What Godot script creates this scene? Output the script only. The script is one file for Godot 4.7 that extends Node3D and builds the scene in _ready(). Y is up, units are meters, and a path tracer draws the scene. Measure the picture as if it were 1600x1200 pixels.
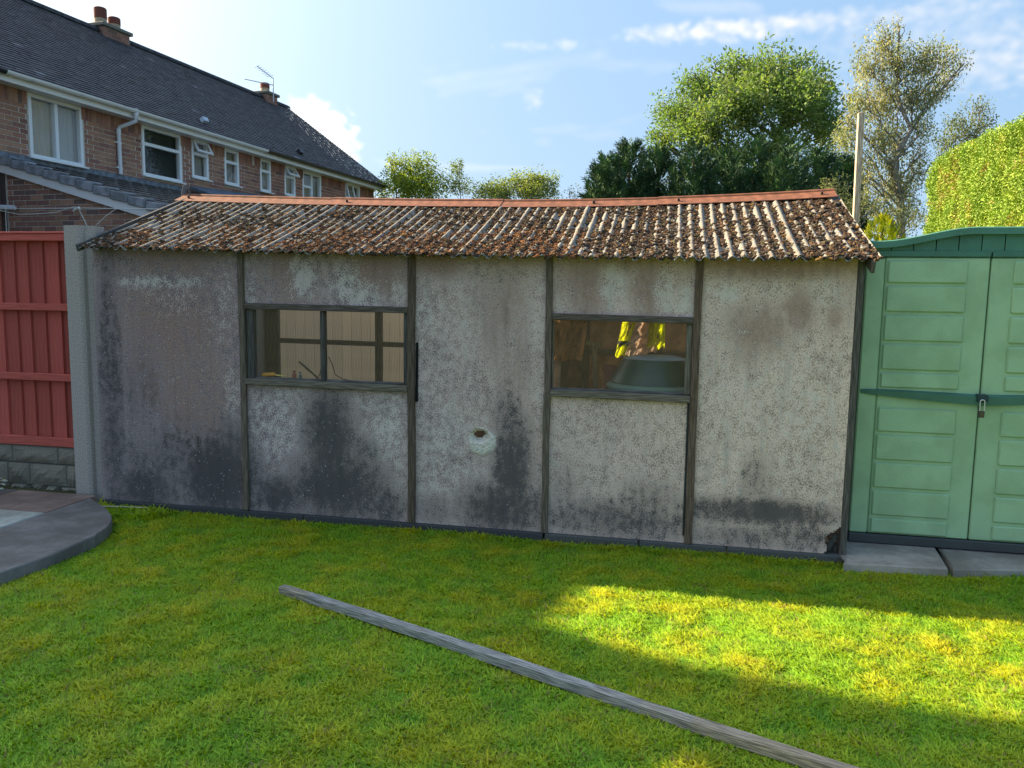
extends Node3D
# A weathered asbestos-cement garden shed on a lawn. World axes: the shed's front wall is the plane z = 0,
# x runs along it to the right, y is up, the camera stands at z = 4.9. Metres.

const FOCAL := 1200.0            # in pixels of the 1600 x 1200 photograph
const EYE := Vector3(3.37184, 1.54302, 4.91871)
const SUN_TO := Vector3(-1.77, 1.0, -0.341)   # towards the sun, read from the shadow edges on the lawn
const LAWN_Y := -0.045

var c_right: Vector3
var c_up: Vector3
var c_fw: Vector3
var rng := RandomNumberGenerator.new()
var taken := {}
var T := {}   # shared textures
var M := {}   # shared materials

# ------------------------------------------------------------------ mesh builder
class MB:
	var v := PackedVector3Array()
	var c := PackedColorArray()
	var n := PackedVector3Array()
	var uv := PackedVector2Array()
	var col := Color.WHITE
	func tri(a: Vector3, b: Vector3, d: Vector3) -> void:
		v.append(a); v.append(b); v.append(d)
		c.append(col); c.append(col); c.append(col)
	func quad(a: Vector3, b: Vector3, d: Vector3, e: Vector3) -> void:
		tri(a, b, d); tri(a, d, e)
	func out(pts: Array, ctr: Vector3) -> void:
		var mid := Vector3.ZERO
		for p in pts: mid += p
		mid /= pts.size()
		var nn: Vector3 = (pts[2] - pts[0]).cross(pts[1] - pts[0])
		var q := pts.duplicate()
		if nn.dot(mid - ctr) < 0.0: q.reverse()
		for i in range(1, q.size() - 1): tri(q[0], q[i], q[i + 1])
	func box(xf: Transform3D, s: Vector3, b := 0.0) -> void:
		var h := s * 0.5
		var o := xf.origin
		if b <= 0.0:
			for ax in 3:
				for sg in [-1.0, 1.0]:
					var pts := []
					for k in [[-1, -1], [1, -1], [1, 1], [-1, 1]]:
						var p := Vector3.ZERO
						p[ax] = h[ax] * sg
						p[(ax + 1) % 3] = h[(ax + 1) % 3] * k[0]
						p[(ax + 2) % 3] = h[(ax + 2) % 3] * k[1]
						pts.append(xf * p)
					out(pts, o)
			return
		for ax in 3:
			for sg in [-1.0, 1.0]:
				var pts := []
				for k in [[-1, -1], [1, -1], [1, 1], [-1, 1]]:
					var sv := Vector3.ZERO
					sv[ax] = sg; sv[(ax + 1) % 3] = k[0]; sv[(ax + 2) % 3] = k[1]
					pts.append(xf * bv(h, sv, ax, b))
				out(pts, o)
		for ax in 3:
			var a1 := (ax + 1) % 3
			var a2 := (ax + 2) % 3
			for s1 in [-1.0, 1.0]:
				for s2 in [-1.0, 1.0]:
					var sa := Vector3.ZERO
					sa[ax] = -1.0; sa[a1] = s1; sa[a2] = s2
					var sb := sa
					sb[ax] = 1.0
					out([xf * bv(h, sa, a1, b), xf * bv(h, sb, a1, b), xf * bv(h, sb, a2, b), xf * bv(h, sa, a2, b)], o)
		for sx in [-1.0, 1.0]:
			for sy in [-1.0, 1.0]:
				for sz in [-1.0, 1.0]:
					var sv := Vector3(sx, sy, sz)
					out([xf * bv(h, sv, 0, b), xf * bv(h, sv, 1, b), xf * bv(h, sv, 2, b)], o)
	func bv(h: Vector3, sv: Vector3, ax: int, b: float) -> Vector3:
		var p := Vector3((h.x - b) * sv.x, (h.y - b) * sv.y, (h.z - b) * sv.z)
		p[ax] = h[ax] * sv[ax]
		return p
	func cbox(lo: Vector3, hi: Vector3, b := 0.0) -> void:
		box(Transform3D(Basis(), (lo + hi) * 0.5), hi - lo, b)
	# a bar of rectangular section from a to b; 'up' is the direction of its height
	func bar(a: Vector3, b: Vector3, w: float, h: float, up := Vector3.UP, bev := 0.0) -> void:
		var z := (b - a).normalized()
		var x := up.cross(z).normalized()
		var y := z.cross(x)
		box(Transform3D(Basis(x, y, z), (a + b) * 0.5), Vector3(w, h, a.distance_to(b)), bev)
	func tube(pts: Array, rad: Array, sides := 8, caps := true) -> void:
		var rings := []
		var nrm := []
		var x := Vector3.ZERO
		for i in pts.size():
			var d: Vector3 = (pts[mini(i + 1, pts.size() - 1)] - pts[maxi(i - 1, 0)]).normalized()
			if x == Vector3.ZERO:
				x = d.cross(Vector3.UP if absf(d.y) < 0.9 else Vector3.RIGHT).normalized()
			else:
				x = (x - d * x.dot(d)).normalized()
			var y := d.cross(x)
			var ring := []
			var rn := []
			for k in sides:
				var a := TAU * k / sides
				var dir := x * cos(a) + y * sin(a)
				ring.append(pts[i] + dir * float(rad[i]))
				rn.append(dir)
			rings.append(ring); nrm.append(rn)
		var had := n.size() == v.size()
		for i in pts.size() - 1:
			for k in sides:
				var k2 := (k + 1) % sides
				var ids := [[i, k], [i, k2], [i + 1, k2], [i, k], [i + 1, k2], [i + 1, k]]
				var p0: Vector3 = rings[i][k]; var p1: Vector3 = rings[i][k2]; var p2: Vector3 = rings[i + 1][k2]
				var flip: bool = (p2 - p0).cross(p1 - p0).dot(nrm[i][k]) < 0.0
				if flip: ids = [[i, k], [i + 1, k2], [i, k2], [i, k], [i + 1, k], [i + 1, k2]]
				for e in ids:
					v.append(rings[e[0]][e[1]]); c.append(col)
					if had: n.append(nrm[e[0]][e[1]])
		if caps:
			for e in [0, pts.size() - 1]:
				var d: Vector3 = (pts[0] - pts[1]).normalized() if e == 0 else (pts[-1] - pts[-2]).normalized()
				for k in sides:
					var a: Vector3 = rings[e][k]; var b: Vector3 = rings[e][(k + 1) % sides]; var o: Vector3 = pts[e]
					if (b - o).cross(a - o).dot(d) < 0.0:
						var t := a; a = b; b = t
					v.append(o); v.append(a); v.append(b)
					for q in 3:
						c.append(col)
						if had: n.append(d)
	# profile: Array of Vector2(radius, y) turned round the y axis of xf
	func lathe(xf: Transform3D, prof: Array, sides := 16) -> void:
		var had := n.size() == v.size()
		for i in prof.size() - 1:
			var a: Vector2 = prof[i]; var b: Vector2 = prof[i + 1]
			var t := (b - a).normalized()
			var nn := Vector2(t.y, -t.x)
			for k in sides:
				var a0 := TAU * k / sides; var a1 := TAU * (k + 1) / sides
				var d0 := Vector3(cos(a0), 0, sin(a0)); var d1 := Vector3(cos(a1), 0, sin(a1))
				var ps := [d0 * a.x + Vector3.UP * a.y, d1 * a.x + Vector3.UP * a.y, d1 * b.x + Vector3.UP * b.y, d0 * b.x + Vector3.UP * b.y]
				var ns := [d0 * nn.x + Vector3.UP * nn.y, d1 * nn.x + Vector3.UP * nn.y, d1 * nn.x + Vector3.UP * nn.y, d0 * nn.x + Vector3.UP * nn.y]
				var order := [0, 1, 2, 0, 2, 3]
				if (ps[2] - ps[0]).cross(ps[1] - ps[0]).dot(ns[0]) < 0.0 or (a.x == 0.0 and (ps[3] - ps[0]).cross(ps[2] - ps[0]).dot(ns[0]) < 0.0): order = [0, 2, 1, 0, 3, 2]
				for q in order:
					v.append(xf * ps[q]); c.append(col)
					if had: n.append((xf.basis * ns[q]).normalized())
	func mesh(with_color := true) -> ArrayMesh:
		var ar := []
		ar.resize(Mesh.ARRAY_MAX)
		ar[Mesh.ARRAY_VERTEX] = v
		if with_color: ar[Mesh.ARRAY_COLOR] = c
		if n.size() == v.size() and n.size() > 0: ar[Mesh.ARRAY_NORMAL] = n
		if uv.size() == v.size() and uv.size() > 0: ar[Mesh.ARRAY_TEX_UV] = uv
		var m := ArrayMesh.new()
		m.add_surface_from_arrays(Mesh.PRIMITIVE_TRIANGLES, ar)
		return m

# ------------------------------------------------------------------ scene helpers
func numbered(called: String) -> String:
	if not taken.has(called):
		taken[called] = 0
		return called
	taken[called] += 1
	return "%s_%03d" % [called, taken[called]]

func tag(o: Node3D, label: String, category: String, group := "", kind := "") -> Node3D:
	if label: o.set_meta("label", label)
	if category: o.set_meta("category", category)
	if group: o.set_meta("group", group)
	if kind: o.set_meta("kind", kind)
	return o

func thing(called: String, label: String, category: String, at := Vector3.ZERO, group := "") -> Node3D:
	var o := Node3D.new()
	o.name = numbered(called)
	add_child(o)
	o.position = at
	tag(o, label, category, group)
	return o

func obj(called: String, what, m: Material, parent: Node3D = null, label := "", kind := "") -> MeshInstance3D:
	var o := MeshInstance3D.new()
	o.mesh = what.mesh() if what is MB else what
	o.material_override = m
	if parent == null or parent == self:
		o.name = numbered(called)
		add_child(o)
	else:
		o.name = called
		parent.add_child(o, true)
	if label: o.set_meta("label", label)
	if kind: o.set_meta("kind", kind)
	return o

func many(called: String, mesh: Mesh, m: Material, xf: Array, cols: Array, parent: Node3D, kind := "stuff") -> MultiMeshInstance3D:
	var mm := MultiMesh.new()
	mm.transform_format = MultiMesh.TRANSFORM_3D
	mm.use_colors = true
	mm.mesh = mesh
	mm.instance_count = xf.size()
	for i in xf.size():
		mm.set_instance_transform(i, xf[i])
		mm.set_instance_color(i, cols[i])
	var o := MultiMeshInstance3D.new()
	o.multimesh = mm
	o.material_override = m
	if parent == null or parent == self:
		o.name = numbered(called)
		add_child(o)
	else:
		o.name = called
		parent.add_child(o, true)
	if kind: o.set_meta("kind", kind)
	return o

func ray(px: float, py: float) -> Vector3:
	return c_fw + c_right * (px - 800.0) / FOCAL - c_up * (py - 600.0) / FOCAL

func at_depth(px: float, py: float, depth: float) -> Vector3:
	return EYE + ray(px, py) * depth

func on_z(px: float, py: float, z: float) -> Vector3:
	var q := ray(px, py)
	return EYE + q * ((z - EYE.z) / q.z)

func on_y(px: float, py: float, y: float) -> Vector3:
	var q := ray(px, py)
	return EYE + q * ((y - EYE.y) / q.y)

func lin(r: float, g: float, b: float) -> Color:
	return Color(r, g, b).linear_to_srgb()

func noise(seed_: int, freq: float, octaves := 3, kind := FastNoiseLite.TYPE_SIMPLEX_SMOOTH) -> FastNoiseLite:
	var f := FastNoiseLite.new()
	f.seed = seed_
	f.noise_type = kind
	f.frequency = freq
	f.fractal_octaves = octaves
	return f

# a grey (or tinted) repeating texture that multiplies a base colour
func ntex(seed_: int, freq: float, lo: Color, hi: Color, octaves := 4, size := 256, a := 0.3, b := 0.7) -> NoiseTexture2D:
	var t := NoiseTexture2D.new()
	t.width = size; t.height = size
	t.seamless = true
	t.noise = noise(seed_, freq, octaves)
	var g := Gradient.new()
	g.offsets = PackedFloat32Array([a, b])
	g.colors = PackedColorArray([lo, hi])
	t.color_ramp = g
	return t

func mat(called: String, color: Color, rough := 0.9, tex: Texture2D = null, scale := Vector3.ONE, vcol := false, bump: Texture2D = null, bump_cm := 0.0, spec := 0.4) -> StandardMaterial3D:
	var m := StandardMaterial3D.new()
	m.resource_name = called
	m.albedo_color = color
	m.roughness = rough
	m.metallic_specular = spec
	m.vertex_color_use_as_albedo = vcol
	m.cull_mode = BaseMaterial3D.CULL_DISABLED
	if tex:
		m.albedo_texture = tex
	if bump:
		m.heightmap_enabled = true
		m.heightmap_texture = bump
		m.heightmap_scale = bump_cm
	if tex or bump:
		m.uv1_triplanar = true
		m.uv1_scale = scale
	M[called] = m
	return m

func leafmat(called: String, back: Color, rough := 0.6) -> StandardMaterial3D:
	var m := mat(called, Color.WHITE, rough, null, Vector3.ONE, true, null, 0.0, 0.35)
	m.backlight_enabled = true
	m.backlight = back
	return m

func glass(called: String, tint: Color, a: float, rough := 0.02) -> StandardMaterial3D:
	var m := StandardMaterial3D.new()
	m.resource_name = called
	m.transparency = BaseMaterial3D.TRANSPARENCY_ALPHA
	m.albedo_color = Color(tint.r, tint.g, tint.b, a)
	m.roughness = rough
	m.metallic_specular = 0.5
	M[called] = m
	return m

func poly3(a: float, b: float, c: float, d: float, x: float) -> float:
	return ((a * x + b) * x + c) * x + d

func eave_y(x: float) -> float:
	return poly3(0.00036072, 0.00077452, -0.0195176, 1.838794, x)

func ridge_y(x: float) -> float:
	return poly3(0.00093855, 0.00354548, -0.0342793, 2.37768, x)

# ------------------------------------------------------------------ build
func _ready() -> void:
	rng.seed = 20240
	setup_view()
	make_materials()
	build_ground()
	build_shed()
	build_shed_contents()
	build_green_shed()
	build_fence()
	build_houses()
	build_plants()
	build_lawn_things()
	build_grass()

func setup_view() -> void:
	var yaw := deg_to_rad(-11.33289)
	var pitch := deg_to_rad(6.35816)
	var roll := deg_to_rad(0.90882)
	c_fw = Vector3(sin(yaw) * cos(pitch), -sin(pitch), -cos(yaw) * cos(pitch))
	var r := Vector3(cos(yaw), 0, sin(yaw))
	var u := r.cross(c_fw)
	c_right = r * cos(roll) + u * sin(roll)
	c_up = u * cos(roll) - r * sin(roll)
	var cam := Camera3D.new()
	cam.name = "camera"
	add_child(cam)
	cam.transform = Transform3D(Basis(c_right, c_up, -c_fw), EYE)
	cam.fov = rad_to_deg(2.0 * atan(600.0 / FOCAL))
	cam.near = 0.05
	cam.far = 2000.0
	cam.current = true

	var env := Environment.new()
	env.background_mode = Environment.BG_SKY
	env.tonemap_mode = Environment.TONE_MAPPER_LINEAR
	env.tonemap_exposure = 3.7
	env.sdfgi_enabled = true
	env.ssao_enabled = true
	env.ssil_enabled = true
	var sky := Sky.new()
	var sm := PanoramaSkyMaterial.new()
	sm.panorama = sky_image()
	sky.sky_material = sm
	env.sky = sky
	env.background_energy_multiplier = 1.0
	var we := WorldEnvironment.new()
	we.name = "world"
	we.environment = env
	add_child(we)

	var sun := DirectionalLight3D.new()
	sun.name = "sun"
	sun.light_energy = 1.5
	sun.light_color = Color(1.0, 0.91, 0.75)
	sun.light_angular_distance = 0.5
	sun.shadow_enabled = true
	add_child(sun)
	sun.look_at_from_position(SUN_TO * 10.0, Vector3.ZERO)

func sky_image() -> ImageTexture:
	var w := 2048
	var h := 1024
	var data := PackedFloat32Array()
	data.resize(w * h * 3)
	data.fill(0.22)
	var wisp := noise(5, 1.0, 5)
	var warp := noise(6, 0.8, 3)
	var puff := noise(7, 9.0, 5)
	var sd := SUN_TO.normalized()
	# clouds seen in the photograph: direction, half width, half height (radians), strength
	var bank := []
	for e in [[1150, 46, 0.10, 0.011, 0.55], [1040, 52, 0.05, 0.008, 0.35], [1270, 32, 0.07, 0.009, 0.3], [1450, 20, 0.08, 0.012, 0.28], [1570, 85, 0.07, 0.03, 0.3], [1430, 60, 0.10, 0.025, 0.15],
			[508, 205, 0.030, 0.026, 1.6], [485, 190, 0.028, 0.022, 1.3], [540, 232, 0.018, 0.014, 0.8], [835, 155, 0.010, 0.012, 0.25], [890, 70, 0.018, 0.005, 0.3], [820, 72, 0.03, 0.004, 0.2]]:
		bank.append([ray(e[0], e[1]).normalized(), e[2], e[3], e[4]])
	var axes := []
	for b in bank:
		var d: Vector3 = b[0]
		var x := d.cross(Vector3.UP).normalized()
		axes.append([x, x.cross(d)])
	for j in h / 2:
		var el := (0.5 - (j + 0.5) / h) * PI
		var sy := sin(el)
		var cy := cos(el)
		var k := pow(1.0 - sy, 2.6)
		for i in w:
			var az := TAU * (i + 0.5) / w
			var d := Vector3(sin(az) * cy, sy, -cos(az) * cy)
			var cg := d.dot(sd)
			# hazy air: a wide bright aureole round the sun, falling off with the angle from it
			var ang := acos(clampf(cg, -1.0, 1.0))
			var glow := 2.6 * exp(-ang / 0.27)
			var r := lerpf(0.072, 0.144, k) + glow * 1.0
			var gr := lerpf(0.138, 0.205, k) + glow * 0.95
			var b := lerpf(0.24, 0.262, k) + glow * 0.80
			# thin high cloud everywhere
			var p := Vector2(d.x, d.z) / (sy + 0.12)
			var wv := warp.get_noise_2d(p.x, p.y)
			var n := wisp.get_noise_2d(p.x * 0.9 + wv, p.y * 2.2 + wv * 0.5)
			var cl := clampf((n - 0.25) * 0.7, 0.0, 0.22)
			for q in bank.size():
				var e: Array = bank[q]
				var dc: float = d.dot(e[0])
				if dc < 0.95: continue
				var ux: float = d.dot(axes[q][0]) / float(e[1])
				var uy: float = d.dot(axes[q][1]) / float(e[2])
				var rr := ux * ux + uy * uy
				if rr > 4.0: continue
				var pn := puff.get_noise_2d(az * 2.2 * 2.2 + q, el * 2.2 * 4.0)
				cl = maxf(cl, clampf(float(e[3]) * (1.15 - rr * 0.75 + pn * 1.5), 0.0, 0.97))
			var cb := 0.285 + glow * 0.9
			r = lerpf(r, cb * 1.02, cl); gr = lerpf(gr, cb, cl); b = lerpf(b, cb * 0.98, cl)
			var o := (j * w + i) * 3
			data[o] = r; data[o + 1] = gr; data[o + 2] = b
	var im := Image.create_from_data(w, h, false, Image.FORMAT_RGBF, data.to_byte_array())
	return ImageTexture.create_from_image(im)

func make_materials() -> void:
	var w1 := Color(1, 1, 1)
	T.blotch = ntex(1, 0.012, Color(0.80, 0.80, 0.80), w1, 5)
	T.fine = ntex(2, 0.06, Color(0.76, 0.76, 0.76), w1, 4)
	T.grain = ntex(3, 0.02, Color(0.66, 0.65, 0.63), w1, 5, 256, 0.25, 0.75)
	T.speck = ntex(4, 0.035, Color(0.70, 0.70, 0.70), w1, 6, 512, 0.30, 0.66)
	T.lichen = ntex(8, 0.03, Color(0.62, 0.57, 0.50), Color(1, 1, 1), 6, 512, 0.36, 0.62)
	T.stain = ntex(9, 0.006, Color(0.82, 0.81, 0.80), w1, 8, 512, 0.25, 0.75)
	T.stain.noise.noise_type = FastNoiseLite.TYPE_PERLIN
	T.stain.noise.fractal_gain = 0.7
	mat("old_timber", Color.WHITE, 0.9, T.grain, Vector3(22, 0.9, 22), true, T.grain, 0.4)
	mat("old_timber_x", Color.WHITE, 0.9, T.grain, Vector3(0.9, 22, 22), true, T.grain, 0.4)
	T.soft = ntex(15, 0.02, Color(0.84, 0.83, 0.82), w1, 5, 256, 0.25, 0.75)
	mat("fence_timber", Color.WHITE, 0.85, T.soft, Vector3(24, 0.5, 24), true, T.grain, 0.25)
	mat("fence_timber_x", Color.WHITE, 0.85, T.soft, Vector3(0.5, 24, 24), true, T.grain, 0.25)
	mat("concrete", Color.WHITE, 0.95, T.fine, Vector3(6.5, 6.5, 6.5), true, T.fine, 0.1)
	mat("paving", Color.WHITE, 0.92, T.stain, Vector3(1.3, 1.3, 1.3), true, T.fine, 0.12)
	mat("roof_sheet", Color.WHITE, 0.95, T.lichen, Vector3(5, 5, 5), true, T.lichen, 0.5)
	mat("plain", Color.WHITE, 0.9, null, Vector3.ONE, true)
	mat("moss", Color.WHITE, 1.0, T.fine, Vector3(9, 9, 9), true, null, 0.0, 0.1)
	mat("ridge_metal", Color.WHITE, 0.75, T.blotch, Vector3(3, 3, 3), true, null, 0.0, 0.4)
	mat("interior_board", Color.WHITE, 0.85, T.blotch, Vector3(1.4, 1.4, 1.4), true)
	mat("brick", Color.WHITE, 0.92, T.fine, Vector3(4, 4, 4), true, T.fine, 0.3)
	mat("mortar", Color.WHITE, 0.95, T.fine, Vector3(3, 3, 3), true)
	mat("roof_tile", Color.WHITE, 0.75, T.blotch, Vector3(1.5, 1.5, 1.5), true, null, 0.0, 0.4)
	mat("upvc", Color.WHITE, 0.35, null, Vector3.ONE, true, null, 0.0, 0.5)
	mat("lead", Color.WHITE, 0.6, T.blotch, Vector3(2, 2, 2), true)
	mat("resin", Color.WHITE, 0.5, T.dirt if T.has("dirt") else ntex(12, 0.01, Color(0.93, 0.935, 0.92), w1, 6), Vector3(1.1, 1.1, 1.1), true, ntex(13, 0.2, Color.BLACK, w1, 2), 0.05, 0.45)
	mat("metal", Color.WHITE, 0.35, null, Vector3.ONE, true, null, 0.0, 0.6)
	M.metal.metallic = 0.8
	mat("cloth", Color.WHITE, 0.95, T.fine, Vector3(12, 12, 12), true, null, 0.0, 0.2)
	mat("plastic", Color.WHITE, 0.4, null, Vector3.ONE, true, null, 0.0, 0.5)
	glass("shed_glass", Color(0.80, 0.70, 0.56), 0.06, 0.03)
	glass("house_glass", Color(0.6, 0.6, 0.6), 0.04, 0.01)
	glass("roof_light", Color(0.9, 0.92, 0.9), 0.06, 0.08)

# ------------------------------------------------------------------ ground
func build_ground() -> void:
	var m := MB.new()
	m.col = Color(0.06, 0.075, 0.025)
	m.quad(Vector3(-250, -0.075, -250), Vector3(250, -0.075, -250), Vector3(250, -0.075, 250), Vector3(-250, -0.075, 250))
	mat("field", Color.WHITE, 1.0, T.blotch, Vector3(0.2, 0.2, 0.2), true)
	var g := obj("ground", m, M.field)
	tag(g, "grassy ground running out to the horizon", "ground", "", "structure")
	# the lawn: gently uneven earth that the grass stands in
	m = MB.new()
	var un := noise(21, 0.9, 3)
	var st := 0.12
	var pt := func(x: float, z: float) -> Vector3: return Vector3(x, lawn_h(un, x, z), z)
	for i in 84:
		for j in 52:
			var x := -2.6 + i * st
			var z := -0.02 + j * st
			var k := un.get_noise_2d(x * 7.0, z * 7.0)
			m.col = Color(0.22, 0.36, 0.04).lerp(Color(0.28, 0.32, 0.05), clampf(k + 0.4, 0, 1))
			m.quad(pt.call(x, z), pt.call(x + st, z), pt.call(x + st, z + st), pt.call(x, z + st))
	mat("lawn_earth", Color.WHITE, 1.0, T.fine, Vector3(3, 3, 3), true)
	var l := obj("lawn", m, M.lawn_earth)
	tag(l, "earth of the lawn in front of the sheds", "lawn", "", "structure")

	# raised patio on the left with a rounded corner
	var p := Node3D.new()
	p.name = "patio"
	add_child(p)
	tag(p, "raised patio with a rounded dark paved corner beside the lawn", "patio", "", "structure")
	var top := 0.03
	var edge := [Vector2(-0.76, 0.10), Vector2(-0.62, 0.19), Vector2(-0.46, 0.30), Vector2(-0.31, 0.43), Vector2(-0.21, 0.55), Vector2(-0.14, 0.68), Vector2(-0.10, 0.82)]
	slab(p, "paving_slab", [Vector2(-0.76, 0.84), Vector2(-0.76, 0.10)] + edge.slice(1) + [Vector2(-0.095, 0.84)], top, 0.10, Color(0.225, 0.20, 0.185), "dark grey paving slab with a rounded corner")
	slab(p, "paving_slab", [Vector2(-0.76, 1.62), Vector2(-0.76, 0.85), Vector2(-0.09, 0.85), Vector2(-0.078, 1.05), Vector2(-0.075, 1.24), Vector2(-0.12, 1.62)], top - 0.002, 0.10, Color(0.235, 0.21, 0.195), "dark grey paving slab")
	slab(p, "paving_slab", [Vector2(-0.76, 2.5), Vector2(-0.76, 1.63), Vector2(-0.125, 1.63), Vector2(-0.3, 2.5)], top, 0.10, Color(0.11, 0.11, 0.125))
	slab(p, "paving_slab", [Vector2(-1.45, 0.50), Vector2(-1.45, 0.02), Vector2(-0.77, 0.02), Vector2(-0.77, 0.50)], top - 0.001, 0.10, Color(0.30, 0.21, 0.17), "reddish brown paving slab")
	slab(p, "paving_slab", [Vector2(-1.45, 1.05), Vector2(-1.45, 0.51), Vector2(-0.775, 0.51), Vector2(-0.775, 1.05)], top + 0.001, 0.10, Color(0.48, 0.48, 0.42), "pale green-grey paving slab")
	slab(p, "paving_slab", [Vector2(-2.4, 0.50), Vector2(-2.4, 0.02), Vector2(-1.46, 0.02), Vector2(-1.46, 0.50)], top - 0.003, 0.10, Color(0.19, 0.15, 0.13))
	slab(p, "paving_slab", [Vector2(-2.4, 1.05), Vector2(-2.4, 0.51), Vector2(-1.46, 0.51), Vector2(-1.46, 1.05)], top, 0.10, Color(0.25, 0.24, 0.22))
	slab(p, "paving_slab", [Vector2(-2.4, 2.5), Vector2(-2.4, 1.06), Vector2(-0.77, 1.06), Vector2(-0.77, 2.5)], top - 0.002, 0.10, Color(0.17, 0.16, 0.155))
	# concrete slabs under the green shed
	var b := Node3D.new()
	b.name = "concrete_base"
	add_child(b)
	tag(b, "flat concrete slabs under the green plastic shed", "pavement", "", "structure")
	slab(b, "concrete_slab", [Vector2(4.53, -1.6), Vector2(5.19, -1.6), Vector2(5.115, -0.36), Vector2(5.05, 0.105), Vector2(4.46, 0.155), Vector2(4.53, -0.02)], 0.0, 0.08, Color(0.42, 0.36, 0.30))
	slab(b, "concrete_slab", [Vector2(5.22, -1.6), Vector2(6.4, -1.6), Vector2(6.4, -0.10), Vector2(5.6, -0.01), Vector2(5.085, 0.095), Vector2(5.145, -0.36)], -0.004, 0.08, Color(0.34, 0.295, 0.25))

func lawn_h(un: FastNoiseLite, x: float, z: float) -> float:
	return LAWN_Y - 0.012 + un.get_noise_2d(x, z) * 0.016 + 0.012 * clampf(z - 0.2, 0.0, 1.0)

# a slab with a bevelled upper edge from a convex outline (x, z)
func slab(parent: Node3D, called: String, pts: Array, top: float, thick: float, col: Color, label := "") -> void:
	var m := MB.new()
	m.col = col
	var ctr := Vector2.ZERO
	for q in pts: ctr += q
	ctr /= pts.size()
	var c3 := Vector3(ctr.x, top - thick * 0.5, ctr.y)
	var up := []
	var lo := []
	var bt := []
	for q in pts:
		var inn: Vector2 = q + (ctr - q).normalized() * 0.008
		up.append(Vector3(inn.x, top, inn.y))
		lo.append(Vector3(q.x, top - 0.008, q.y))
		bt.append(Vector3(q.x, top - thick, q.y))
	m.out(up, c3)
	for i in pts.size():
		var j: int = (i + 1) % pts.size()
		m.out([up[i], up[j], lo[j], lo[i]], c3)
		m.out([lo[i], lo[j], bt[j], bt[i]], c3)
	obj(called, m, M.paving, parent, label)

# ------------------------------------------------------------------ the old shed
const SHED_L := -0.73
const SHED_R := 4.478
const SHED_D := 2.44
const WALL_H := 1.86

# stains read from the photograph: x, y, half width, half height, amount
var dark_stains := [
	[0.25, 0.22, 0.28, 0.26, 0.95], [0.34, 0.42, 0.12, 0.22, 0.6], [-0.35, 0.10, 0.25, 0.16, 0.7], [-0.62, 0.7, 0.10, 1.2, 0.55], [-0.1, 0.3, 0.5, 0.3, 0.45], [-0.4, 0.75, 0.22, 0.5, 0.3],
	[1.10, 0.52, 0.16, 0.34, 0.9], [1.16, 0.22, 0.30, 0.22, 0.9], [0.72, 0.12, 0.22, 0.14, 0.7], [1.5, 0.10, 0.16, 0.12, 0.6], [1.3, 0.38, 0.16, 0.2, 0.5],
	[2.40, 0.42, 0.12, 0.34, 0.8], [2.34, 0.14, 0.26, 0.16, 0.85], [2.36, 0.75, 0.10, 0.2, 0.5], [1.85, 0.10, 0.18, 0.10, 0.4],
	[3.1, 0.12, 0.45, 0.12, 0.6], [3.3, 0.25, 0.2, 0.15, 0.4], [2.75, 0.2, 0.1, 0.3, 0.3],
	[4.0, 0.24, 0.42, 0.075, 0.85], [3.72, 0.22, 0.14, 0.09, 0.55], [4.2, 0.10, 0.24, 0.10, 0.5], [3.85, 0.06, 0.3, 0.08, 0.5], [3.95, 0.40, 0.10, 0.22, 0.35]]
var brown_stains := [
	[-0.1, 1.35, 0.55, 0.5, 0.75], [0.1, 0.85, 0.4, 0.45, 0.65], [-0.35, 1.1, 0.3, 0.5, 0.6], [0.30, 0.9, 0.2, 0.3, 0.4], [0.85, 1.65, 0.2, 0.25, 0.7], [1.45, 1.70, 0.3, 0.2, 0.75], [0.60, 1.6, 0.12, 0.2, 0.5], [1.6, 1.6, 0.1, 0.3, 0.6],
	[2.30, 1.45, 0.18, 0.35, 0.5], [2.42, 1.1, 0.14, 0.25, 0.45], [1.85, 1.78, 0.22, 0.10, 0.8], [2.3, 1.80, 0.3, 0.06, 0.5],
	[2.85, 1.62, 0.16, 0.24, 0.75], [3.25, 1.60, 0.12, 0.26, 0.75], [3.45, 1.68, 0.10, 0.2, 0.4], [3.05, 1.78, 0.4, 0.08, 0.6],
	[3.92, 1.38, 0.20, 0.16, 0.75], [4.15, 1.50, 0.10, 0.14, 0.8], [4.35, 1.48, 0.06, 0.12, 0.6], [3.85, 1.25, 0.12, 0.12, 0.5], [4.0, 1.76, 0.5, 0.09, 0.85], [4.40, 1.7, 0.08, 0.3, 0.4]]
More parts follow.
